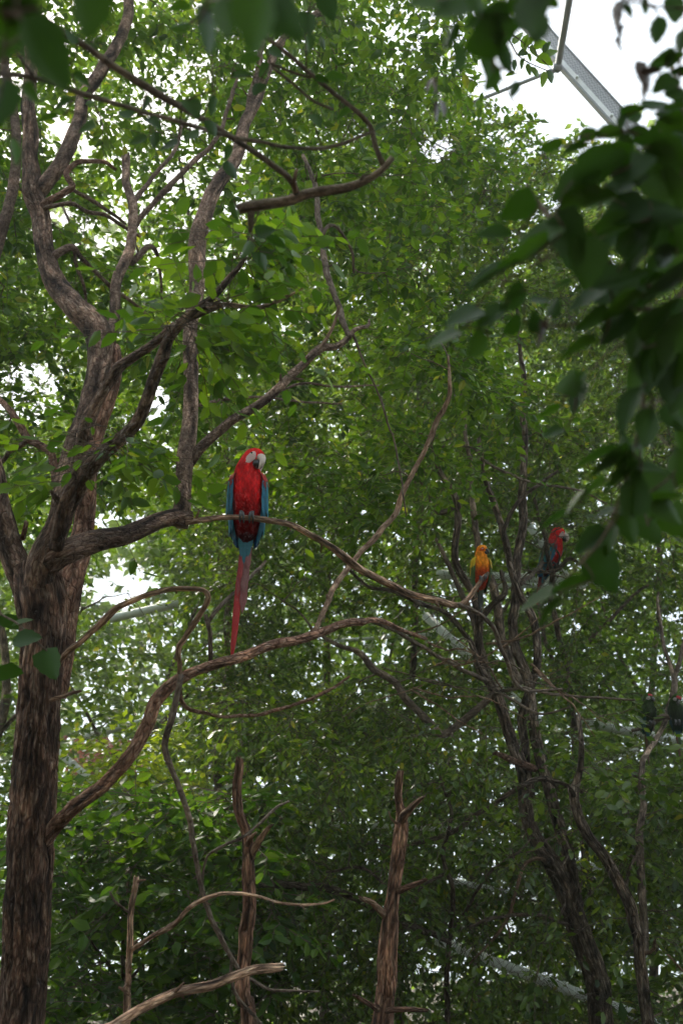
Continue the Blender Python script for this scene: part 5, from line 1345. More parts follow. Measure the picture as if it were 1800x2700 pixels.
def build_steel():
    S, G = M['steel'], M['steelg']
    # roof beam, upper right: bottom flange pipe, mesh covered side panel, lock nut
    d0, d1 = 9.6, 8.6
    A, B = at(1385, 62, d0), at(1905, 640, d1)
    t = empty('roof_beam', A, 'grey steel roof beam with wire mesh side crossing the open sky', 'beam')
    sdir = norm(B - A)
    upn = norm(np.cross(np.cross(sdir, FWD), sdir))
    vperp = norm(RGT * 0.72 + UPV * 0.69)
    vperp = norm(vperp - sdir * (vperp @ sdir))
    A0 = A
    A = A - sdir * 2.6
    V, F = box_between(A, B, 0.05, 0.045, vperp)
    world_part('flange', raw_mesh('flange', V, [F], S, False), t)
    V, F = box_between(A - vperp * 0.033, B - vperp * 0.033, 0.08, 0.018, vperp)
    world_part('flange_lip', raw_mesh('flange_lip', V, [F], G, False), t)
    V, F = box_between(A + vperp * 0.078, B + vperp * 0.078, 0.012, 0.10, vperp)
    world_part('mesh_panel', raw_mesh('mesh_panel', V, [F], mesh_mat(), False), t)
    V, F = box_between(A + vperp * 0.135, B + vperp * 0.135, 0.03, 0.012, vperp)
    world_part('top_rail', raw_mesh('top_rail', V, [F], G, False), t)
    A = A0
    for k in (0.28, 0.46, 0.7):
        p = A + (B - A) * k - norm(np.cross(sdir, vperp)) * (0.035 if np.cross(sdir, vperp) @ FWD > 0 else -0.035)
        pipe('bolt', t, p, p - FWD * 0.03, 0.014, S, 10)
    J = A + (B - A) * 0.178
    t2 = empty('steel_strut', at(1468, 186, 9.35), 'thin bluish grey steel strut rising from the roof beam into the sky', 'strut')
    pipe('tube', t2, at(1468, 186, 9.38), at(1512, -70, 8.4), 0.031, G)
    pipe('collar', t2, at(1467, 184, 9.33), at(1470, 170, 9.3), 0.045, G)
    t3 = empty('steel_tie', at(1455, 186, 9.4), 'thin steel tie rod running from the beam joint into the leaves', 'rod')
    pipe('rod', t3, at(1462, 184, 9.42), at(1190, 292, 10.5), 0.018, G)
    pipe('end_fitting', t3, at(1460, 185, 9.40), at(1440, 193, 9.48), 0.026, G)
    # netting over the beam
    tn = empty('roof_netting', at(1500, 100, 10.0), 'fine wire netting stretched across the sky above the beam', 'netting')
    o = at(1850, 700, 9.2)
    u = norm(at(1300, 60, 10.4) - o)
    v = norm(np.cross(u, norm(FWD + 0.3 * UPV)))
    v = norm(at(1900, -300, 9.0) - o)
    v = norm(v - u * (u @ v))
    VV, FF = [], []
    off = 0
    nrm = norm(np.cross(u, v))
    for base, dirv, stepv, cnt, ln in ((o, u, v, 60, 4.2), (o, v, u, 84, 3.0)):
        for k in range(cnt):
            p = base + stepv * 0.05 * k + nrm * (0.0025 if dirv is u else 0.0)
            V, F = box_between(p, p + dirv * ln, 0.0022, 0.0022, nrm)
            VV.append(V); FF.append(F + off)
            off += 8
    w = world_part('wires', raw_mesh('wires', np.vstack(VV), [np.vstack(FF)], M['wire'], False), tn)
    w['kind'] = 'stuff'
    # pale pipes of the side structure, seen in bits between the leaves
    rows = [((1150, 1514), (1620, 1534), 11.0, 11.0, 0.05, 'pale horizontal steel pipe behind the orange conure and the far macaw', S),
            ((1190, 1542), (1560, 1546), 10.8, 10.8, 0.03, 'thin white rail just under the pale pipe behind the conure', S),
            ((1120, 1622), (1420, 1905), 10.6, 9.8, 0.045, 'broad sloping pale steel brace below the orange conure', S),
            ((1380, 1368), (1500, 1530), 10.6, 10.4, 0.04, 'short sloping white brace beside the far macaw', S),
            ((222, 1944), (420, 1892), 11.5, 11.7, 0.042, 'pale pipe behind the lower branch of the thick tree', S),
            ((60, 1905), (330, 2130), 11.2, 10.4, 0.038, 'sloping pale pipe right beside the thick trunk', S),
            ((120, 2222), (300, 2206), 11.0, 11.0, 0.035, 'pale rail low behind the thick trunk', S),
            ((1150, 2478), (1860, 2748), 9.6, 8.4, 0.048, 'long white pipe sloping down behind the furrowed trunk at the lower right', S),
            ((850, 2172), (1320, 2192), 11.5, 11.3, 0.03, 'thin white rail low behind the reddish snag', S),
            ((1190, 2322), (1400, 2365), 10.5, 10.3, 0.03, 'short white rail between the reddish snag and the furrowed trunk', S),
            ((1500, 2275), (1640, 2305), 10.5, 10.3, 0.05, 'white rail behind the forked furrowed trunk', S),
            ((270, 1636), (470, 1592), 11.5, 11.5, 0.05, 'pale pipe under the bright gap left of the bent dead branch', S),
            ((880, 1690), (1140, 1672), 11.5, 11.5, 0.02, 'thin pale wire rail below the perch branch', S),
            ((1530, 1905), (1800, 1955), 11.0, 10.8, 0.05, 'white rail below the green parrots', S),
            ((1560, 2020), (1680, 1975), 11.2, 11.0, 0.02, 'thin rail under the parrots sloping up', S)]
    for (p, q, da, db, rad, lab, mt) in rows:
        a, b = at(p[0], p[1], da), at(q[0], q[1], db)
        e = empty('steel_pipe', a, lab, 'pipe', 'pale steel pipes of the aviary')
        pipe('tube', e, a, b, rad, mt)
        pipe('flange', e, a + (b - a) * 0.5, a + (b - a) * 0.515, rad * 1.25, mt)
        px0 = np.array([(p[0] + (q[0] - p[0]) * k) for k in np.linspace(0, 1, 20)])
        C = np.stack([a + (b - a) * k for k in np.linspace(0, 1, 60)])
        carve(C, np.full(60, rad * 0.8), 0.8 if p[0] > 1100 else 0.4)


def mesh_mat():
    m, N, L, out = new_mat('woven wire panel')
    b = N.new('ShaderNodeBsdfPrincipled')
    b.inputs['Roughness'].default_value = 0.5
    b.inputs['Metallic'].default_value = 0.2
    tc = N.new('ShaderNodeTexCoord')
    mp = N.new('ShaderNodeMapping')
    mp.inputs['Rotation'].default_value = (0.5, 0.8, 0.6)
    L.new(tc.outputs['Object'], mp.inputs[0])
    ck = N.new('ShaderNodeTexChecker')
    ck.inputs['Scale'].default_value = 60
    ck.inputs['Color1'].default_value = (0.22, 0.22, 0.23, 1)
    ck.inputs['Color2'].default_value = (0.36, 0.36, 0.37, 1)
    L.new(mp.outputs[0], ck.inputs['Vector'])
    L.new(ck.outputs['Color'], b.inputs['Base Color'])
    L.new(b.outputs[0], out.inputs[0])
    return m


def unseen_shade_tree():
    """Unseen tree over the path, its crown placed to shade the near leaves."""
    r = np.random.default_rng(91)
    t = empty('unseen_shade_tree', (-2.6, -2.4, 0), 'unseen tree added over the path to shade the near leaves', 'tree')
    sk = Skeleton()
    def stem(name, K, rad):
        K = np.array(K, float)
        C = catmull(K, 40)
        R = np.interp(np.linspace(0, 1, 40), np.linspace(0, 1, len(rad)), rad)
        V, q, tr, bk = tube_arrays(C, R, 18, 0.06, 5)
        world_part(name, raw_mesh(name, V, [q, tr], M['trunk'], True, bk), t)
        sk.add(C, R)
    stem('trunk', [(-2.6, -2.4, -0.1), (-2.5, -2.3, 1.5), (-2.3, -2.1, 3.2), (-1.9, -1.8, 5.0)], (0.2, 0.16, 0.13, 0.09))
    stem('limb', [(-2.35, -2.15, 3.0), (-1.2, -1.0, 4.2), (0.3, 0.2, 4.9), (2.0, 1.0, 5.3)], (0.09, 0.07, 0.05, 0.03))
    stem('limb', [(-2.3, -2.1, 3.3), (-2.8, -0.5, 4.4), (-3.2, 1.0, 5.0), (-3.4, 2.0, 5.3)], (0.08, 0.06, 0.045, 0.03))
    stem('limb', [(-2.2, -2.0, 3.6), (0.0, -2.6, 4.6), (2.2, -2.4, 5.2), (4.0, -2.0, 5.6)], (0.08, 0.06, 0.045, 0.03))
    n = 300
    A = np.stack([r.uniform(-5.5, 5.5, n), r.uniform(-6, 2.6, n), r.uniform(3.9, 6.6, n)], -1)
    px, py, d = project(A)
    ang = np.degrees(np.arctan2(A[:, 2] - 1.6, np.maximum(A[:, 1], 1e-3)))
    A = A[(A[:, 1] < -0.2) | ((ang > 66) & (A[:, 1] < 1.0))]  # unseen crown added for shade, cut back so light reaches the birds
    grow_crown('overhead', t, sk, A, r, 0.13, M['leaf'], sprays=7, leaves=10, spray_len=0.6, simple=True, sky_gap=None)


def build_haze():  # haze volume added to stand in for soft lens glow
    V = np.array([(x, y, z) for x in (-44, 44) for y in (-44, 44) for z in (-1.2, 26)], float)
    F = np.array([(0, 1, 3, 2), (4, 6, 7, 5), (0, 4, 5, 1), (2, 3, 7, 6), (0, 2, 6, 4), (1, 5, 7, 3)])
    m, N, L, out = new_mat('lens glow haze')
    v = N.new('ShaderNodeVolumePrincipled')
    v.inputs['Color'].default_value = (1.0, 0.96, 0.88, 1)
    v.inputs['Density'].default_value = HAZE
    v.inputs['Anisotropy'].default_value = 0.5
    L.new(v.outputs[0], out.inputs['Volume'])
    o = part('haze', raw_mesh('haze', V, [F], m, False), None)
    o['kind'] = 'stuff'
    o['label'] = 'thin bright lens glow haze added between the trees'


HAZE = 0.004


# ------------------------------------------------------------------ birds
def loft(rings, nseg, nring):
    """rings: (z, cy, rx, ry) from bottom to top, interpolated smoothly."""
    K = np.array([(0.0, k[1], k[0], k[2], k[3]) for k in rings])
    z = K[:, 2]
    zz = np.linspace(z[0], z[-1], nring)
    # smooth monotone-ish interpolation by Catmull on the knot index
    Q = catmull(np.column_stack([K[:, 0], K[:, 1], K[:, 2], K[:, 3], K[:, 4]]), nring)
    return Q[:, 2], Q[:, 1], np.maximum(Q[:, 3], 0.001), np.maximum(Q[:, 4], 0.001)


FEATHER = {}


def feather_mesh(L, W, mat, curve=0.05, point=0.35):
    k = (round(L, 3), round(W, 3), mat.name, curve, point)
    if k in FEATHER:
        return FEATHER[k]
    n = 7
    V, F = [], []
    for i in range(n):
        t = i / (n - 1)
        w = W * 0.5 * min(1.0, 0.45 + 1.6 * t) * (1.0 if t < 1 - point else math.sqrt(max(0.0, 1 - ((t - (1 - point)) / point) ** 2)) * 0.98 + 0.02)
        y = curve * L * t * t
        V += [(-w, y - 0.10 * w, -L * t), (0, y + 0.16 * w, -L * t), (w, y - 0.10 * w, -L * t)]
    for i in range(n - 1):
        for j in range(2):
            a = i * 3 + j
            F.append((a, a + 1, a + 4, a + 3))
    FEATHER[k] = raw_mesh('feather', np.array(V), [np.array(F)], mat, True)
    return FEATHER[k]


def place_feather(name, parent, pos, down, out, L, W, mat, curve=0.0, point=0.35):
    d = norm(np.array(down, float))
    n = np.array(out, float)
    n = norm(n - d * (n @ d))
    x = np.cross(n, -d)
    o = part(name, feather_mesh(L, W, mat, curve, point), parent)
    z = -d
    o.matrix_local = Matrix(((x[0], n[0], z[0], pos[0]), (x[1], n[1], z[1], pos[1]), (x[2], n[2], z[2], pos[2]), (0, 0, 0, 1)))
    return o


def blob(name, parent, C, R, R2, mat, sides=14):
    """Loft of ellipses along a curve: C centres, R half width across X, R2 half depth."""
    C = np.array(C, float)
    K = np.column_stack([C, R, R2])
    Q = catmull(K, 16)
    C, R, R2 = Q[:, :3], np.maximum(Q[:, 3], 4e-4), np.maximum(Q[:, 4], 4e-4)
    T = norm(np.gradient(C, axis=0))
    X = np.tile(np.array((1.0, 0, 0)), (len(C), 1))
    X = norm(X - T * np.sum(X * T, 1, keepdims=True))
    Y = np.cross(T, X)
    th = np.arange(sides) / sides * 2 * math.pi
    V = C[:, None, :] + R[:, None, None] * np.cos(th)[None, :, None] * X[:, None, :] + R2[:, None, None] * np.sin(th)[None, :, None] * Y[:, None, :]
    n = len(C)
    i = np.arange(n - 1)[:, None] * sides
    j = np.arange(sides)[None, :]
    q = np.stack([i + j, i + (j + 1) % sides, i + sides + (j + 1) % sides, i + sides + j], -1).reshape(-1, 4)
    V = np.vstack([V.reshape(-1, 3), C[0], C[-1]])
    jj = np.arange(sides)
    t0 = np.stack([np.full(sides, n * sides), (jj + 1) % sides, jj], -1)
    t1 = np.stack([np.full(sides, n * sides + 1), (n - 1) * sides + jj, (n - 1) * sides + (jj + 1) % sides], -1)
    return V, [q, np.vstack([t0, t1])]


def bird(name, loc, scale, yaw, label, cat, col, head_yaw=0.0, head_roll=0.0, head_pitch=0.0, tail=0.60, tail_side=0.0, lean=0.0, seed=1, small_beak=False, wing_drop=0.0, perch_r=0.0115, perch_tilt=0.0, fat=1.0):
    """Perched parrot facing -Y at yaw 0; origin at the perch centre between the feet."""
    r = np.random.default_rng(seed)
    root = empty(name, loc, label, cat)
    root.rotation_euler = (lean, 0, yaw)
    root.scale = (scale,) * 3
    rings = [(-0.095, 0.096, 0.012, 0.010), (-0.075, 0.090, 0.028, 0.024), (-0.045, 0.080, 0.041, 0.037), (-0.015, 0.068, 0.050, 0.045), (0.015, 0.056, 0.056, 0.049), (0.05, 0.036, 0.060, 0.058),
             (0.09, 0.022, 0.063, 0.063), (0.13, 0.016, 0.064, 0.063), (0.165, 0.014, 0.062, 0.060), (0.195, 0.012, 0.058, 0.055), (0.22, 0.009, 0.052, 0.052), (0.245, 0.004, 0.048, 0.053),
             (0.268, -0.001, 0.0455, 0.052), (0.290, -0.003, 0.039, 0.045), (0.305, -0.002, 0.026, 0.032), (0.312, 0.0, 0.008, 0.012)]
    rings = [(a, b, c * (fat if a < 0.19 else 1.0), d) for a, b, c, d in rings]
    nz_, ns = 64, 40
    z, cyy, rx, ry = loft(rings, ns, nz_)

    def hw(zv):
        t = np.clip((np.asarray(zv) - 0.175) / 0.075, 0, 1)
        return t * t * (3 - 2 * t)

    piv = np.array((0.0, 0.004, 0.215))

    def head(P, w):
        """Turn the neck and head: yaw, pitch, roll, blended along the neck."""
        P = np.atleast_2d(np.asarray(P, float)).copy()
        w = np.broadcast_to(np.asarray(w, float), (len(P),))
        out = np.empty_like(P)
        q = P - piv
        for ax_, ang in (('X', head_pitch), ('Y', head_roll), ('Z', head_yaw)):
            a = ang * w
            c, s = np.cos(a), np.sin(a)
            x, y, zz = q[:, 0].copy(), q[:, 1].copy(), q[:, 2].copy()
            if ax_ == 'X':
                q[:, 1], q[:, 2] = c * y - s * zz, s * y + c * zz
            elif ax_ == 'Y':
                q[:, 0], q[:, 2] = c * x + s * zz, -s * x + c * zz
            else:
                q[:, 0], q[:, 1] = c * x - s * y, s * x + c * y
        return q + piv

    th = np.arange(ns) / ns * 2 * math.pi          # 0 = front (-Y)
    TH, Z = np.meshgrid(th, z)
    rough = 1 + 0.035 * (vnoise(TH / (2 * math.pi) * 10, Z / 0.018 + 60, 10, seed) - 0.5) * (Z < 0.23)
    RX, RY, CY = np.repeat(rx[:, None], ns, 1) * rough, np.repeat(ry[:, None], ns, 1) * rough, np.repeat(cyy[:, None], ns, 1)
    P = np.stack([RX * np.sin(TH), CY - RY * np.cos(TH), Z], -1).reshape(-1, 3)
    P = head(P, hw(P[:, 2]))
    i = np.arange(nz_ - 1)[:, None] * ns
    j = np.arange(ns)[None, :]
    q = np.stack([i + j, i + (j + 1) % ns, i + ns + (j + 1) % ns, i + ns + j], -1).reshape(-1, 4)
    V = np.vstack([P, head([(0, cyy[-1], z[-1] + 0.001)], 1.0), [(0, cyy[0], z[0])]])
    jj = np.arange(ns)
    tr = np.vstack([np.stack([np.full(ns, nz_ * ns), (nz_ - 1) * ns + jj, (nz_ - 1) * ns + (jj + 1) % ns], -1), np.stack([np.full(ns, nz_ * ns + 1), (jj + 1) % ns, jj], -1)])
    part('body', raw_mesh('body', V, [q, tr], col['body'], True), root)

    def surf(phi, zv, off=0.0):
        """Point on the plumage: phi from the front, signed to the bird's sides (+X positive)."""
        a = np.interp(zv, z, rx) + off
        b = np.interp(zv, z, ry) + off
        c = np.interp(zv, z, cyy)
        return np.stack([a * np.sin(phi), c - b * np.cos(phi), np.broadcast_to(zv, np.shape(phi)) + 0.0 * phi], -1)

    # bare face patches and eyes
    for s in (-1, 1):
        na, nr_ = 20, 4
        pts = []
        zc, hz, pc, hp = (0.250, 0.030, 0.76, 0.40) if not small_beak else (0.258, 0.021, 0.92, 0.46)
        for k in range(nr_ + 1):
            for a in range(na):
                aa = a / na * 2 * math.pi
                rr = k / nr_
                ph = pc + hp * rr * math.cos(aa) * (1.0 - 0.25 * math.sin(aa) * rr)
                zv = zc + hz * rr * math.sin(aa)
                pts.append(surf(np.array(s * ph), np.array(zv), 0.0016 * (1 - rr ** 4) - 0.0002))
        pts = head(np.array(pts), 1.0)
        idx = np.arange((nr_ + 1) * na).reshape(nr_ + 1, na)
        qf = np.stack([idx[:-1], np.roll(idx, -1, 1)[:-1], np.roll(idx, -1, 1)[1:], idx[1:]], -1).reshape(-1, 4)
        part('face_patch', raw_mesh('face_patch', pts, [qf], col['face'], True), root)
        ez = 0.265 if not small_beak else 0.264
        eph = 0.86
        ep = surf(np.array(s * eph), np.array(ez), 0.0)
        en = norm(np.array((math.sin(s * eph), -math.cos(eph), 0.05)))
        for rad, off, mt, nm in ((0.0075, -0.001, col['eye'], 'eye'), (0.0050, 0.0032, col['pupil'], 'pupil')):
            U = []
            for a in range(7):
                la = -math.pi / 2 + math.pi * a / 6
                for bq in range(10):
                    lo = bq / 10 * 2 * math.pi
                    U.append((math.cos(la) * math.cos(lo), math.cos(la) * math.sin(lo), math.sin(la)))
            U = np.array(U) * rad * np.array((0.9, 0.9, 0.9)) + ep + en * off
            U = head(U, 1.0)
            id2 = np.arange(70).reshape(7, 10)
            q2 = np.stack([id2[:-1], np.roll(id2, -1, 1)[:-1], np.roll(id2, -1, 1)[1:], id2[1:]], -1).reshape(-1, 4)
            part(nm, raw_mesh(nm, U, [q2], mt, True), root)
    # beak
    k = 0.80 if not small_beak else 0.62
    def bk(pts):
        c = np.array((0, -0.043, 0.248))
        return [tuple(c + (np.array(p) - np.array((0, -0.040, 0.252))) * k) for p in pts]
    V, g = blob('upper_beak', root, bk([(0, -0.034, 0.268), (0, -0.056, 0.268), (0, -0.074, 0.256), (0, -0.083, 0.236), (0, -0.082, 0.214), (0, -0.074, 0.192)]),
                np.array((0.020, 0.0195, 0.0175, 0.0145, 0.0095, 0.002)) * k, np.array((0.020, 0.021, 0.019, 0.0155, 0.010, 0.002)) * k, col['beak'])
    part('upper_beak', raw_mesh('upper_beak', head(V, 1.0), g, col['beak'], True), root)
    V, g = blob('lower_beak', root, bk([(0, -0.036, 0.236), (0, -0.052, 0.226), (0, -0.062, 0.214), (0, -0.068, 0.203)]),
                np.array((0.027, 0.027, 0.021, 0.008)) * k, np.array((0.024, 0.023, 0.017, 0.006)) * k, col['lower'])
    part('lower_beak', raw_mesh('lower_beak', head(V, 1.0), g, col['lower'], True), root)
    if col.get('brow') is not None:                # coloured forehead over the beak
        pts, na = [], 16
        for kk in range(5):
            for a in range(na + 1):
                ph = (a / na - 0.5) * 1.9
                zv = 0.278 + 0.026 * kk / 4
                pts.append(surf(np.array(ph), np.array(zv), 0.0014))
        pts = head(np.array(pts), 1.0)
        idx = np.arange(5 * (na + 1)).reshape(5, na + 1)
        qf = np.stack([idx[:-1, :-1], idx[:-1, 1:], idx[1:, 1:], idx[1:, :-1]], -1).reshape(-1, 4)
        part('forehead', raw_mesh('forehead', pts, [qf], col['brow'], True), root)

    # wings: a shell folded against the side with rows of feathers
    tz = np.array((0.0, 0.15, 0.35, 0.55, 0.75, 1.0))
    zt = np.array((0.196, 0.155, 0.098, 0.035, -0.03, -0.115)) - wing_drop * tz
    wx = np.array((0.060, 0.077, 0.080, 0.074, 0.060, 0.036)) * fat
    wy = np.array((0.054, 0.070, 0.072, 0.062, 0.046, 0.022))
    wc = np.array((0.016, 0.020, 0.030, 0.052, 0.072, 0.092))

    def wing(s, phi, t):
        a, b, c, zz = (np.interp(t, tz, v) for v in (wx, wy, wc, zt))
        return np.array((s * a * math.sin(phi), c - b * math.cos(phi), zz))

    for s in (-1, 1):
        nt, npn = 14, 9
        pts = []
        for t in np.linspace(0, 0.93, nt):
            for ph in np.linspace(0.82 + 0.2 * t, 2.75 - 0.35 * t, npn):
                pts.append(wing(s, ph, t))
        idx = np.arange(nt * npn).reshape(nt, npn)
        qf = np.stack([idx[:-1, :-1], idx[:-1, 1:], idx[1:, 1:], idx[1:, :-1]], -1).reshape(-1, 4)
        if s < 0:
            qf = qf[:, ::-1]
        w = part('wing', raw_mesh('wing', np.array(pts), [qf], col['wing'], True), root)
        for (t0, L, W, lo, hi, n, mats, lift) in col['rows']:
            for a in range(n):
                ph = lo + (hi - lo) * (a / max(1, n - 1))
                p0 = wing(s, ph, t0 + 0.012 * math.sin(a * 2.1 + seed))
                p1 = wing(s, ph + 0.03, min(1.0, t0 + 0.10))
                nrm_ = norm(np.array((s * math.sin(ph), -math.cos(ph) * 0.9, 0.12)))
                mt = mats[min(len(mats) - 1, int(a * len(mats) / n))]
                place_feather('feather', w, p0 + nrm_ * (lift + 0.0008 * (a % 2)), p1 - p0, nrm_, L * (1 + 0.06 * math.sin(a * 3.7 + s)), W, mt, 0.0)
    # tail: long graduated feathers, short ones in front as seen from below
    tx = tail_side
    f_ = tail / 0.61
    for k2, (ox, ze, wd_) in enumerate([(-0.014, 0.61, 0.027), (-0.010, 0.585, 0.024), (0.011, 0.39, 0.027), (-0.018, 0.32, 0.018), (0.009, 0.305, 0.027), (-0.015, 0.255, 0.017), (0.018, 0.20, 0.022)]):
        pos = (ox * 0.8, 0.104 - 0.0035 * k2, -0.05)
        dn = np.array((tx * (0.55 + 0.45 * ze / 0.61) + ox * 0.1, 0.012 - 0.003 * k2, -1.0))
        place_feather('tail_feather', root, pos, dn, (0.05 * (1 if ox > 0 else -1), -1, 0), (ze * f_ - 0.05), wd_ * 1.08, col['tail'][k2 % len(col['tail'])], 0.0, 0.22 if k2 > 1 else 0.72)
    for k2, (ox, l) in enumerate(((-0.013, 0.105), (0.014, 0.105), (0.0, 0.135), (-0.02, 0.07), (0.02, 0.07), (0.0, 0.08))):
        place_feather('under_tail_feather', root, (ox, 0.066 - 0.002 * (k2 % 2), -0.035), (tx + ox * 0.1, 0.16, -1.0), (0, -1, 0), l * min(1.0, f_ + 0.2), 0.021, col['vent'], 0.0, 0.5)
    # feet: two toes forward over the perch, two behind
    R0 = perch_r / scale
    for s in (-1, 1):
        fx = s * 0.019
        dz = fx * math.tan(perch_tilt)
        pts = []
        leg_V, leg_g = blob('leg', root, [(fx * 1.25, 0.030, 0.045), (fx * 1.15, 0.012, R0 + 0.020 + dz), (fx, 0.0, R0 + 0.006 + dz)], np.array((0.016, 0.011, 0.009)), np.array((0.016, 0.011, 0.008)), col['foot'])
        f = part('foot', raw_mesh('foot', leg_V, leg_g, col['foot'], True), root)
        for ox, sg in ((-0.0065, -1), (0.0065, -1), (-0.006, 1), (0.006, 1)):
            aa = np.linspace(math.radians(80), math.radians(-35), 6)
            rr = R0 + 0.0045
            C = np.array([(fx + ox * (0.4 + 0.8 * k3 / 5), sg * math.cos(a) * rr, math.sin(a) * rr + dz) for k3, a in enumerate(aa)])
            R = np.array((0.0068, 0.0066, 0.0062, 0.0058, 0.005, 0.004))
            V, qd, t3, _ = tube_arrays(catmull(np.column_stack([C, R]), 12)[:, :3], np.interp(np.linspace(0, 1, 12), np.linspace(0, 1, 6), R), 8)
            part('toe', raw_mesh('toe', V, [qd, t3], col['foot'], True), f)
            tip = C[-1]
            C2 = np.array([tip, tip + np.array((0, sg * -0.001, -0.008)), tip + np.array((0, sg * -0.006, -0.015))])
            V, qd, t3, _ = tube_arrays(catmull(C2, 6), np.linspace(0.0038, 0.0006, 6), 6)
            part('claw', raw_mesh('claw', V, [qd, t3], col['claw'], True), f)
    return root


def fm(name, c, var=0.22, scale=220.0):
    return plain_mat(name, c, 0.62, var, scale, 0.3)


def build_birds():
    black = plain_mat('black horn', (0.018, 0.016, 0.016), 0.35, 0.2, 40, 0.5)
    foot = plain_mat('scaly grey skin', (0.085, 0.08, 0.082), 0.6, 0.35, 260, 0.4, 0, 0.5)
    red, red2 = (0.46, 0.012, 0.014), (0.42, 0.010, 0.012)
    body = plumage_mat('red plumage', [(0.0, (0.012, 0.006, 0.010)), (0.16, (0.05, 0.005, 0.008)), (0.27, (0.36, 0.008, 0.010)), (0.50, (0.66, 0.012, 0.014)), (0.75, (0.76, 0.015, 0.017)), (1.0, (0.80, 0.020, 0.018))], -0.10, 0.30, 120, 0.22)  # lowest stops put the shade under the belly into the colour
    wingm = plumage_mat('wing plumage', [(0.0, (0.012, 0.03, 0.09)), (0.35, (0.015, 0.10, 0.26)), (0.60, (0.03, 0.12, 0.10)), (0.78, (0.10, 0.09, 0.02)), (0.90, (0.34, 0.012, 0.012))], -0.16, 0.20)
    mred, mgreen, mblue, mteal, mnavy, mdred = fm('red feather', red2), fm('olive green feather', (0.055, 0.085, 0.018)), fm('blue feather', (0.013, 0.125, 0.205)), fm('teal feather', (0.02, 0.20, 0.27)), fm('navy feather', (0.008, 0.022, 0.07)), fm('dark red feather', (0.16, 0.008, 0.010))
    myel = fm('yellow green feather', (0.17, 0.15, 0.02))
    rows = [(0.62, 0.105, 0.024, 1.05, 2.3, 5, [mblue, mnavy, mnavy], 0.0008), (0.45, 0.13, 0.026, 0.92, 2.2, 6, [mblue, mblue, mteal, mnavy, mblue, mblue], 0.0022), (0.27, 0.11, 0.026, 0.86, 2.4, 6, [mblue, mblue, mteal, mgreen, mgreen, mteal], 0.0036),
            (0.16, 0.07, 0.024, 0.86, 2.6, 6, [mblue, mteal, myel, mgreen, mgreen, mgreen], 0.0052), (0.09, 0.05, 0.022, 0.92, 2.6, 6, [mdred, mgreen, mgreen, mgreen, mgreen, mgreen], 0.0060), (0.01, 0.045, 0.022, 0.95, 2.6, 6, [mred], 0.0066)]
    tails = [fm('red tail feather', (0.36, 0.020, 0.022)), fm('red tail feather b', (0.36, 0.022, 0.024)), fm('dusky tail feather', (0.22, 0.075, 0.075)), fm('dusky tail feather b', (0.25, 0.045, 0.048)),
             fm('dusky tail feather c', (0.20, 0.085, 0.082)), fm('dusky tail feather d', (0.30, 0.035, 0.038)), fm('dusky tail feather e', (0.21, 0.075, 0.075)), fm('dusky tail feather f', (0.26, 0.045, 0.048))]
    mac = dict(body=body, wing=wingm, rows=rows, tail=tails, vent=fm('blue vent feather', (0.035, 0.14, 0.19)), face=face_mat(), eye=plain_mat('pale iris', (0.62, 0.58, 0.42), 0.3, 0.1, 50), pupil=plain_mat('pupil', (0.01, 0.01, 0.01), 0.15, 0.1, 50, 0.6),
               beak=plain_mat('pale horn beak', (0.62, 0.50, 0.43), 0.42, 0.12, 60, 0.5), lower=black, foot=foot, claw=black, brow=None)
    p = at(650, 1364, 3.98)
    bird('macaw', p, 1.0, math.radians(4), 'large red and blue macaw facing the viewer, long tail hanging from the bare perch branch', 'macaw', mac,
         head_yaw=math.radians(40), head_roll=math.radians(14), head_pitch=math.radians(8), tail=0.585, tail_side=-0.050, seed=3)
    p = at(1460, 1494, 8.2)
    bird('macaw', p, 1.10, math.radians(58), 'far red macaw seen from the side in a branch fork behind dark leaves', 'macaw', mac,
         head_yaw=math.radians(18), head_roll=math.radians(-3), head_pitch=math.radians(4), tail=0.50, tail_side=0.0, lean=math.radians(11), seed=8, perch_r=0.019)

    obody = plumage_mat('orange plumage', [(0.0, (0.30, 0.045, 0.008)), (0.30, (0.50, 0.045, 0.008)), (0.45, (0.58, 0.075, 0.008)), (0.62, (0.80, 0.26, 0.010)), (0.80, (0.82, 0.25, 0.010)), (0.92, (0.78, 0.19, 0.010)), (1.0, (0.84, 0.29, 0.012))], -0.10, 0.32, 150, 0.2)
    ywing = plumage_mat('yellow green wing plumage', [(0.0, (0.02, 0.03, 0.03)), (0.4, (0.05, 0.09, 0.02)), (0.7, (0.20, 0.24, 0.02)), (0.95, (0.62, 0.40, 0.02))], -0.16, 0.20)
    yf, gf, df = fm('yellow feather', (0.58, 0.38, 0.015)), fm('green feather', (0.045, 0.10, 0.02)), fm('dark feather', (0.02, 0.028, 0.028))
    rows_c = [(0.62, 0.10, 0.022, 1.05, 2.3, 5, [gf, df, df], 0.0008), (0.42, 0.12, 0.024, 0.95, 2.2, 5, [gf, gf, df], 0.0022), (0.26, 0.09, 0.024, 0.9, 2.4, 5, [gf, yf, gf], 0.0036), (0.12, 0.07, 0.022, 0.92, 2.6, 6, [yf, yf, yf], 0.0052), (0.02, 0.05, 0.022, 0.95, 2.6, 6, [yf], 0.0064)]
    con = dict(body=obody, wing=ywing, rows=rows_c, tail=[fm('dark olive tail feather', (0.030, 0.030, 0.026)), fm('grey tail feather', (0.045, 0.045, 0.042))], vent=fm('olive vent feather', (0.06, 0.07, 0.04)), face=plumage_mat('red orange cheek', [(0, (0.52, 0.05, 0.010)), (1, (0.55, 0.07, 0.010))], 0.2, 0.3),
               eye=plain_mat('pale eye ring', (0.62, 0.60, 0.58), 0.4, 0.1, 50), pupil=mac['pupil'], beak=black, lower=black, foot=foot, claw=black, brow=None)
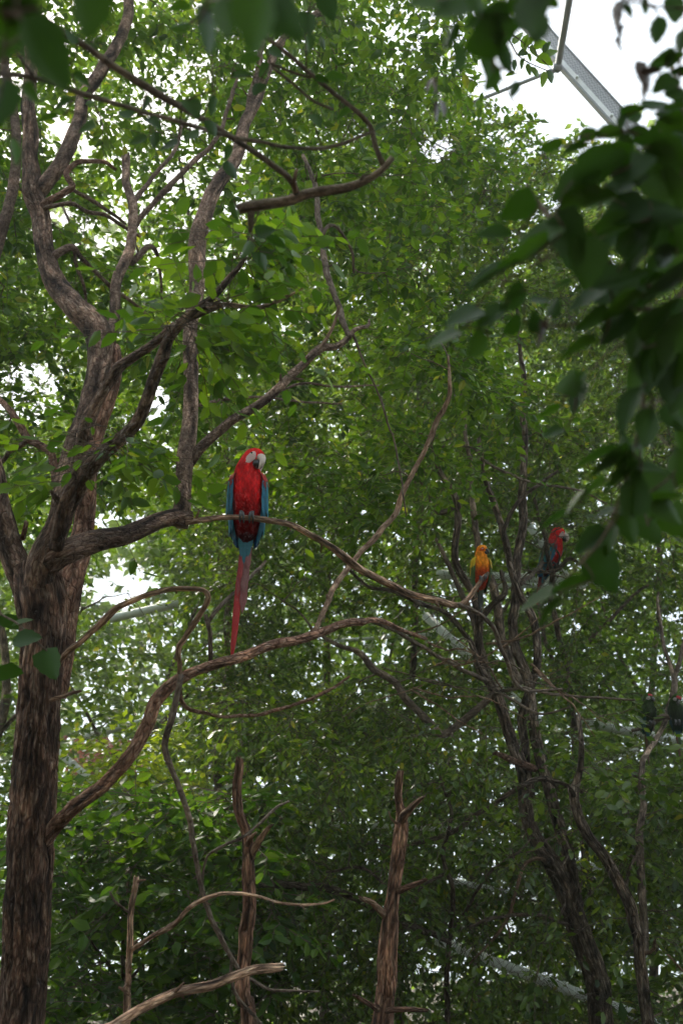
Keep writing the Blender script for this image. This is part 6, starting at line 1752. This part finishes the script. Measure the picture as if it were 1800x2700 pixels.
    p = at(1272, 1526, 4.665)
    bird('conure', p, 0.545, math.radians(10), 'small bright orange and yellow conure with dark beak, at the tip of the perch branch', 'parakeet', con,
         head_yaw=math.radians(38), head_roll=math.radians(4), head_pitch=math.radians(2), tail=0.33, tail_side=0.05, seed=5, small_beak=True, perch_r=0.011, perch_tilt=math.radians(25), fat=1.12)

    gbody = plumage_mat('dark green plumage', [(0.0, (0.02, 0.05, 0.03)), (0.5, (0.020, 0.032, 0.009)), (0.8, (0.022, 0.042, 0.009)), (1.0, (0.05, 0.10, 0.02))], -0.10, 0.30)
    gw = plumage_mat('green wing plumage', [(0.0, (0.01, 0.06, 0.08)), (0.4, (0.01, 0.045, 0.04)), (0.9, (0.022, 0.042, 0.009))], -0.16, 0.20)
    tf, ggf = fm('blue green feather', (0.008, 0.055, 0.06)), fm('moss green feather', (0.020, 0.040, 0.010))
    rows_g = [(0.55, 0.11, 0.024, 1.0, 2.3, 5, [tf], 0.0008), (0.35, 0.13, 0.024, 0.95, 2.3, 5, [tf, ggf, ggf], 0.0022), (0.18, 0.10, 0.024, 0.92, 2.5, 5, [ggf], 0.0036), (0.03, 0.06, 0.022, 1.15, 2.6, 6, [ggf], 0.0052)]
    gr = dict(body=gbody, wing=gw, rows=rows_g, tail=[fm('green tail feather', (0.04, 0.06, 0.02)), fm('brown tail feather', (0.09, 0.04, 0.02))], vent=tf, face=plain_mat('grey face skin', (0.30, 0.26, 0.25), 0.6, 0.1, 60), eye=mac['eye'], pupil=mac['pupil'], beak=plain_mat('grey beak', (0.12, 0.11, 0.11), 0.4, 0.2, 60), lower=black, foot=foot, claw=black, brow=fm('crimson forehead', (0.32, 0.012, 0.02)))
    t = empty('parrot_branch', at(1690, 1912, 6.3), 'crooked brown branch under the two green parrots', 'branch')
    limb('stem', t, [(1660, 1925, 6.4, 9), (1710, 1912, 6.35, 13), (1750, 1888, 6.3, 16), (1790, 1900, 6.3, 14), (1860, 1930, 6.4, 11)], M['grey'], None, 0.1, prob=0.6)
    bird('green_parrot', at(1716, 1908, 6.32), 0.62, math.radians(22), 'dark green parrot with red forehead, upright among leaves at the right edge', 'parrot', gr,
         head_yaw=math.radians(14), tail=0.42, seed=13, perch_r=0.014, small_beak=True)
    bird('green_parrot', at(1785, 1905, 6.25), 0.60, math.radians(-10), 'second green parrot with head bowed low, partly cut by the right edge', 'parrot', gr,
         head_yaw=math.radians(30), head_pitch=math.radians(38), head_roll=math.radians(10), tail=0.42, seed=17, perch_r=0.014, small_beak=True)


def face_mat():
    m, N, L, out = new_mat('bare white face skin')
    b = N.new('ShaderNodeBsdfPrincipled')
    b.inputs['Roughness'].default_value = 0.6
    tc = N.new('ShaderNodeTexCoord')
    wv = N.new('ShaderNodeTexWave')
    wv.wave_type = 'BANDS'
    wv.bands_direction = 'Z'
    wv.inputs['Scale'].default_value = 62
    wv.inputs['Distortion'].default_value = 1.5
    L.new(tc.outputs['Object'], wv.inputs['Vector'])
    r = ramp(N, [(0.0, (0.66, 0.49, 0.46)), (0.80, (0.66, 0.49, 0.46)), (0.95, (0.36, 0.06, 0.06))])
    L.new(wv.outputs['Fac'], r.inputs[0])
    L.new(r.outputs[0], b.inputs['Base Color'])
    L.new(b.outputs[0], out.inputs[0])
    return m


# ------------------------------------------------------------------ build everything
build_snags()
build_near_branches()
build_steel()
build_birds()
build_old_tree()
build_right_trees()
build_back_trees()
far_belt()
unseen_shade_tree()
if HAZE > 0:
    build_haze()
# print('TRIS', sum(sum(len(p.vertices) - 2 for p in m.polygons) if len(m.polygons) < 2000 else int(len(m.loops) - 2 * len(m.polygons)) for m in bpy.data.meshes))
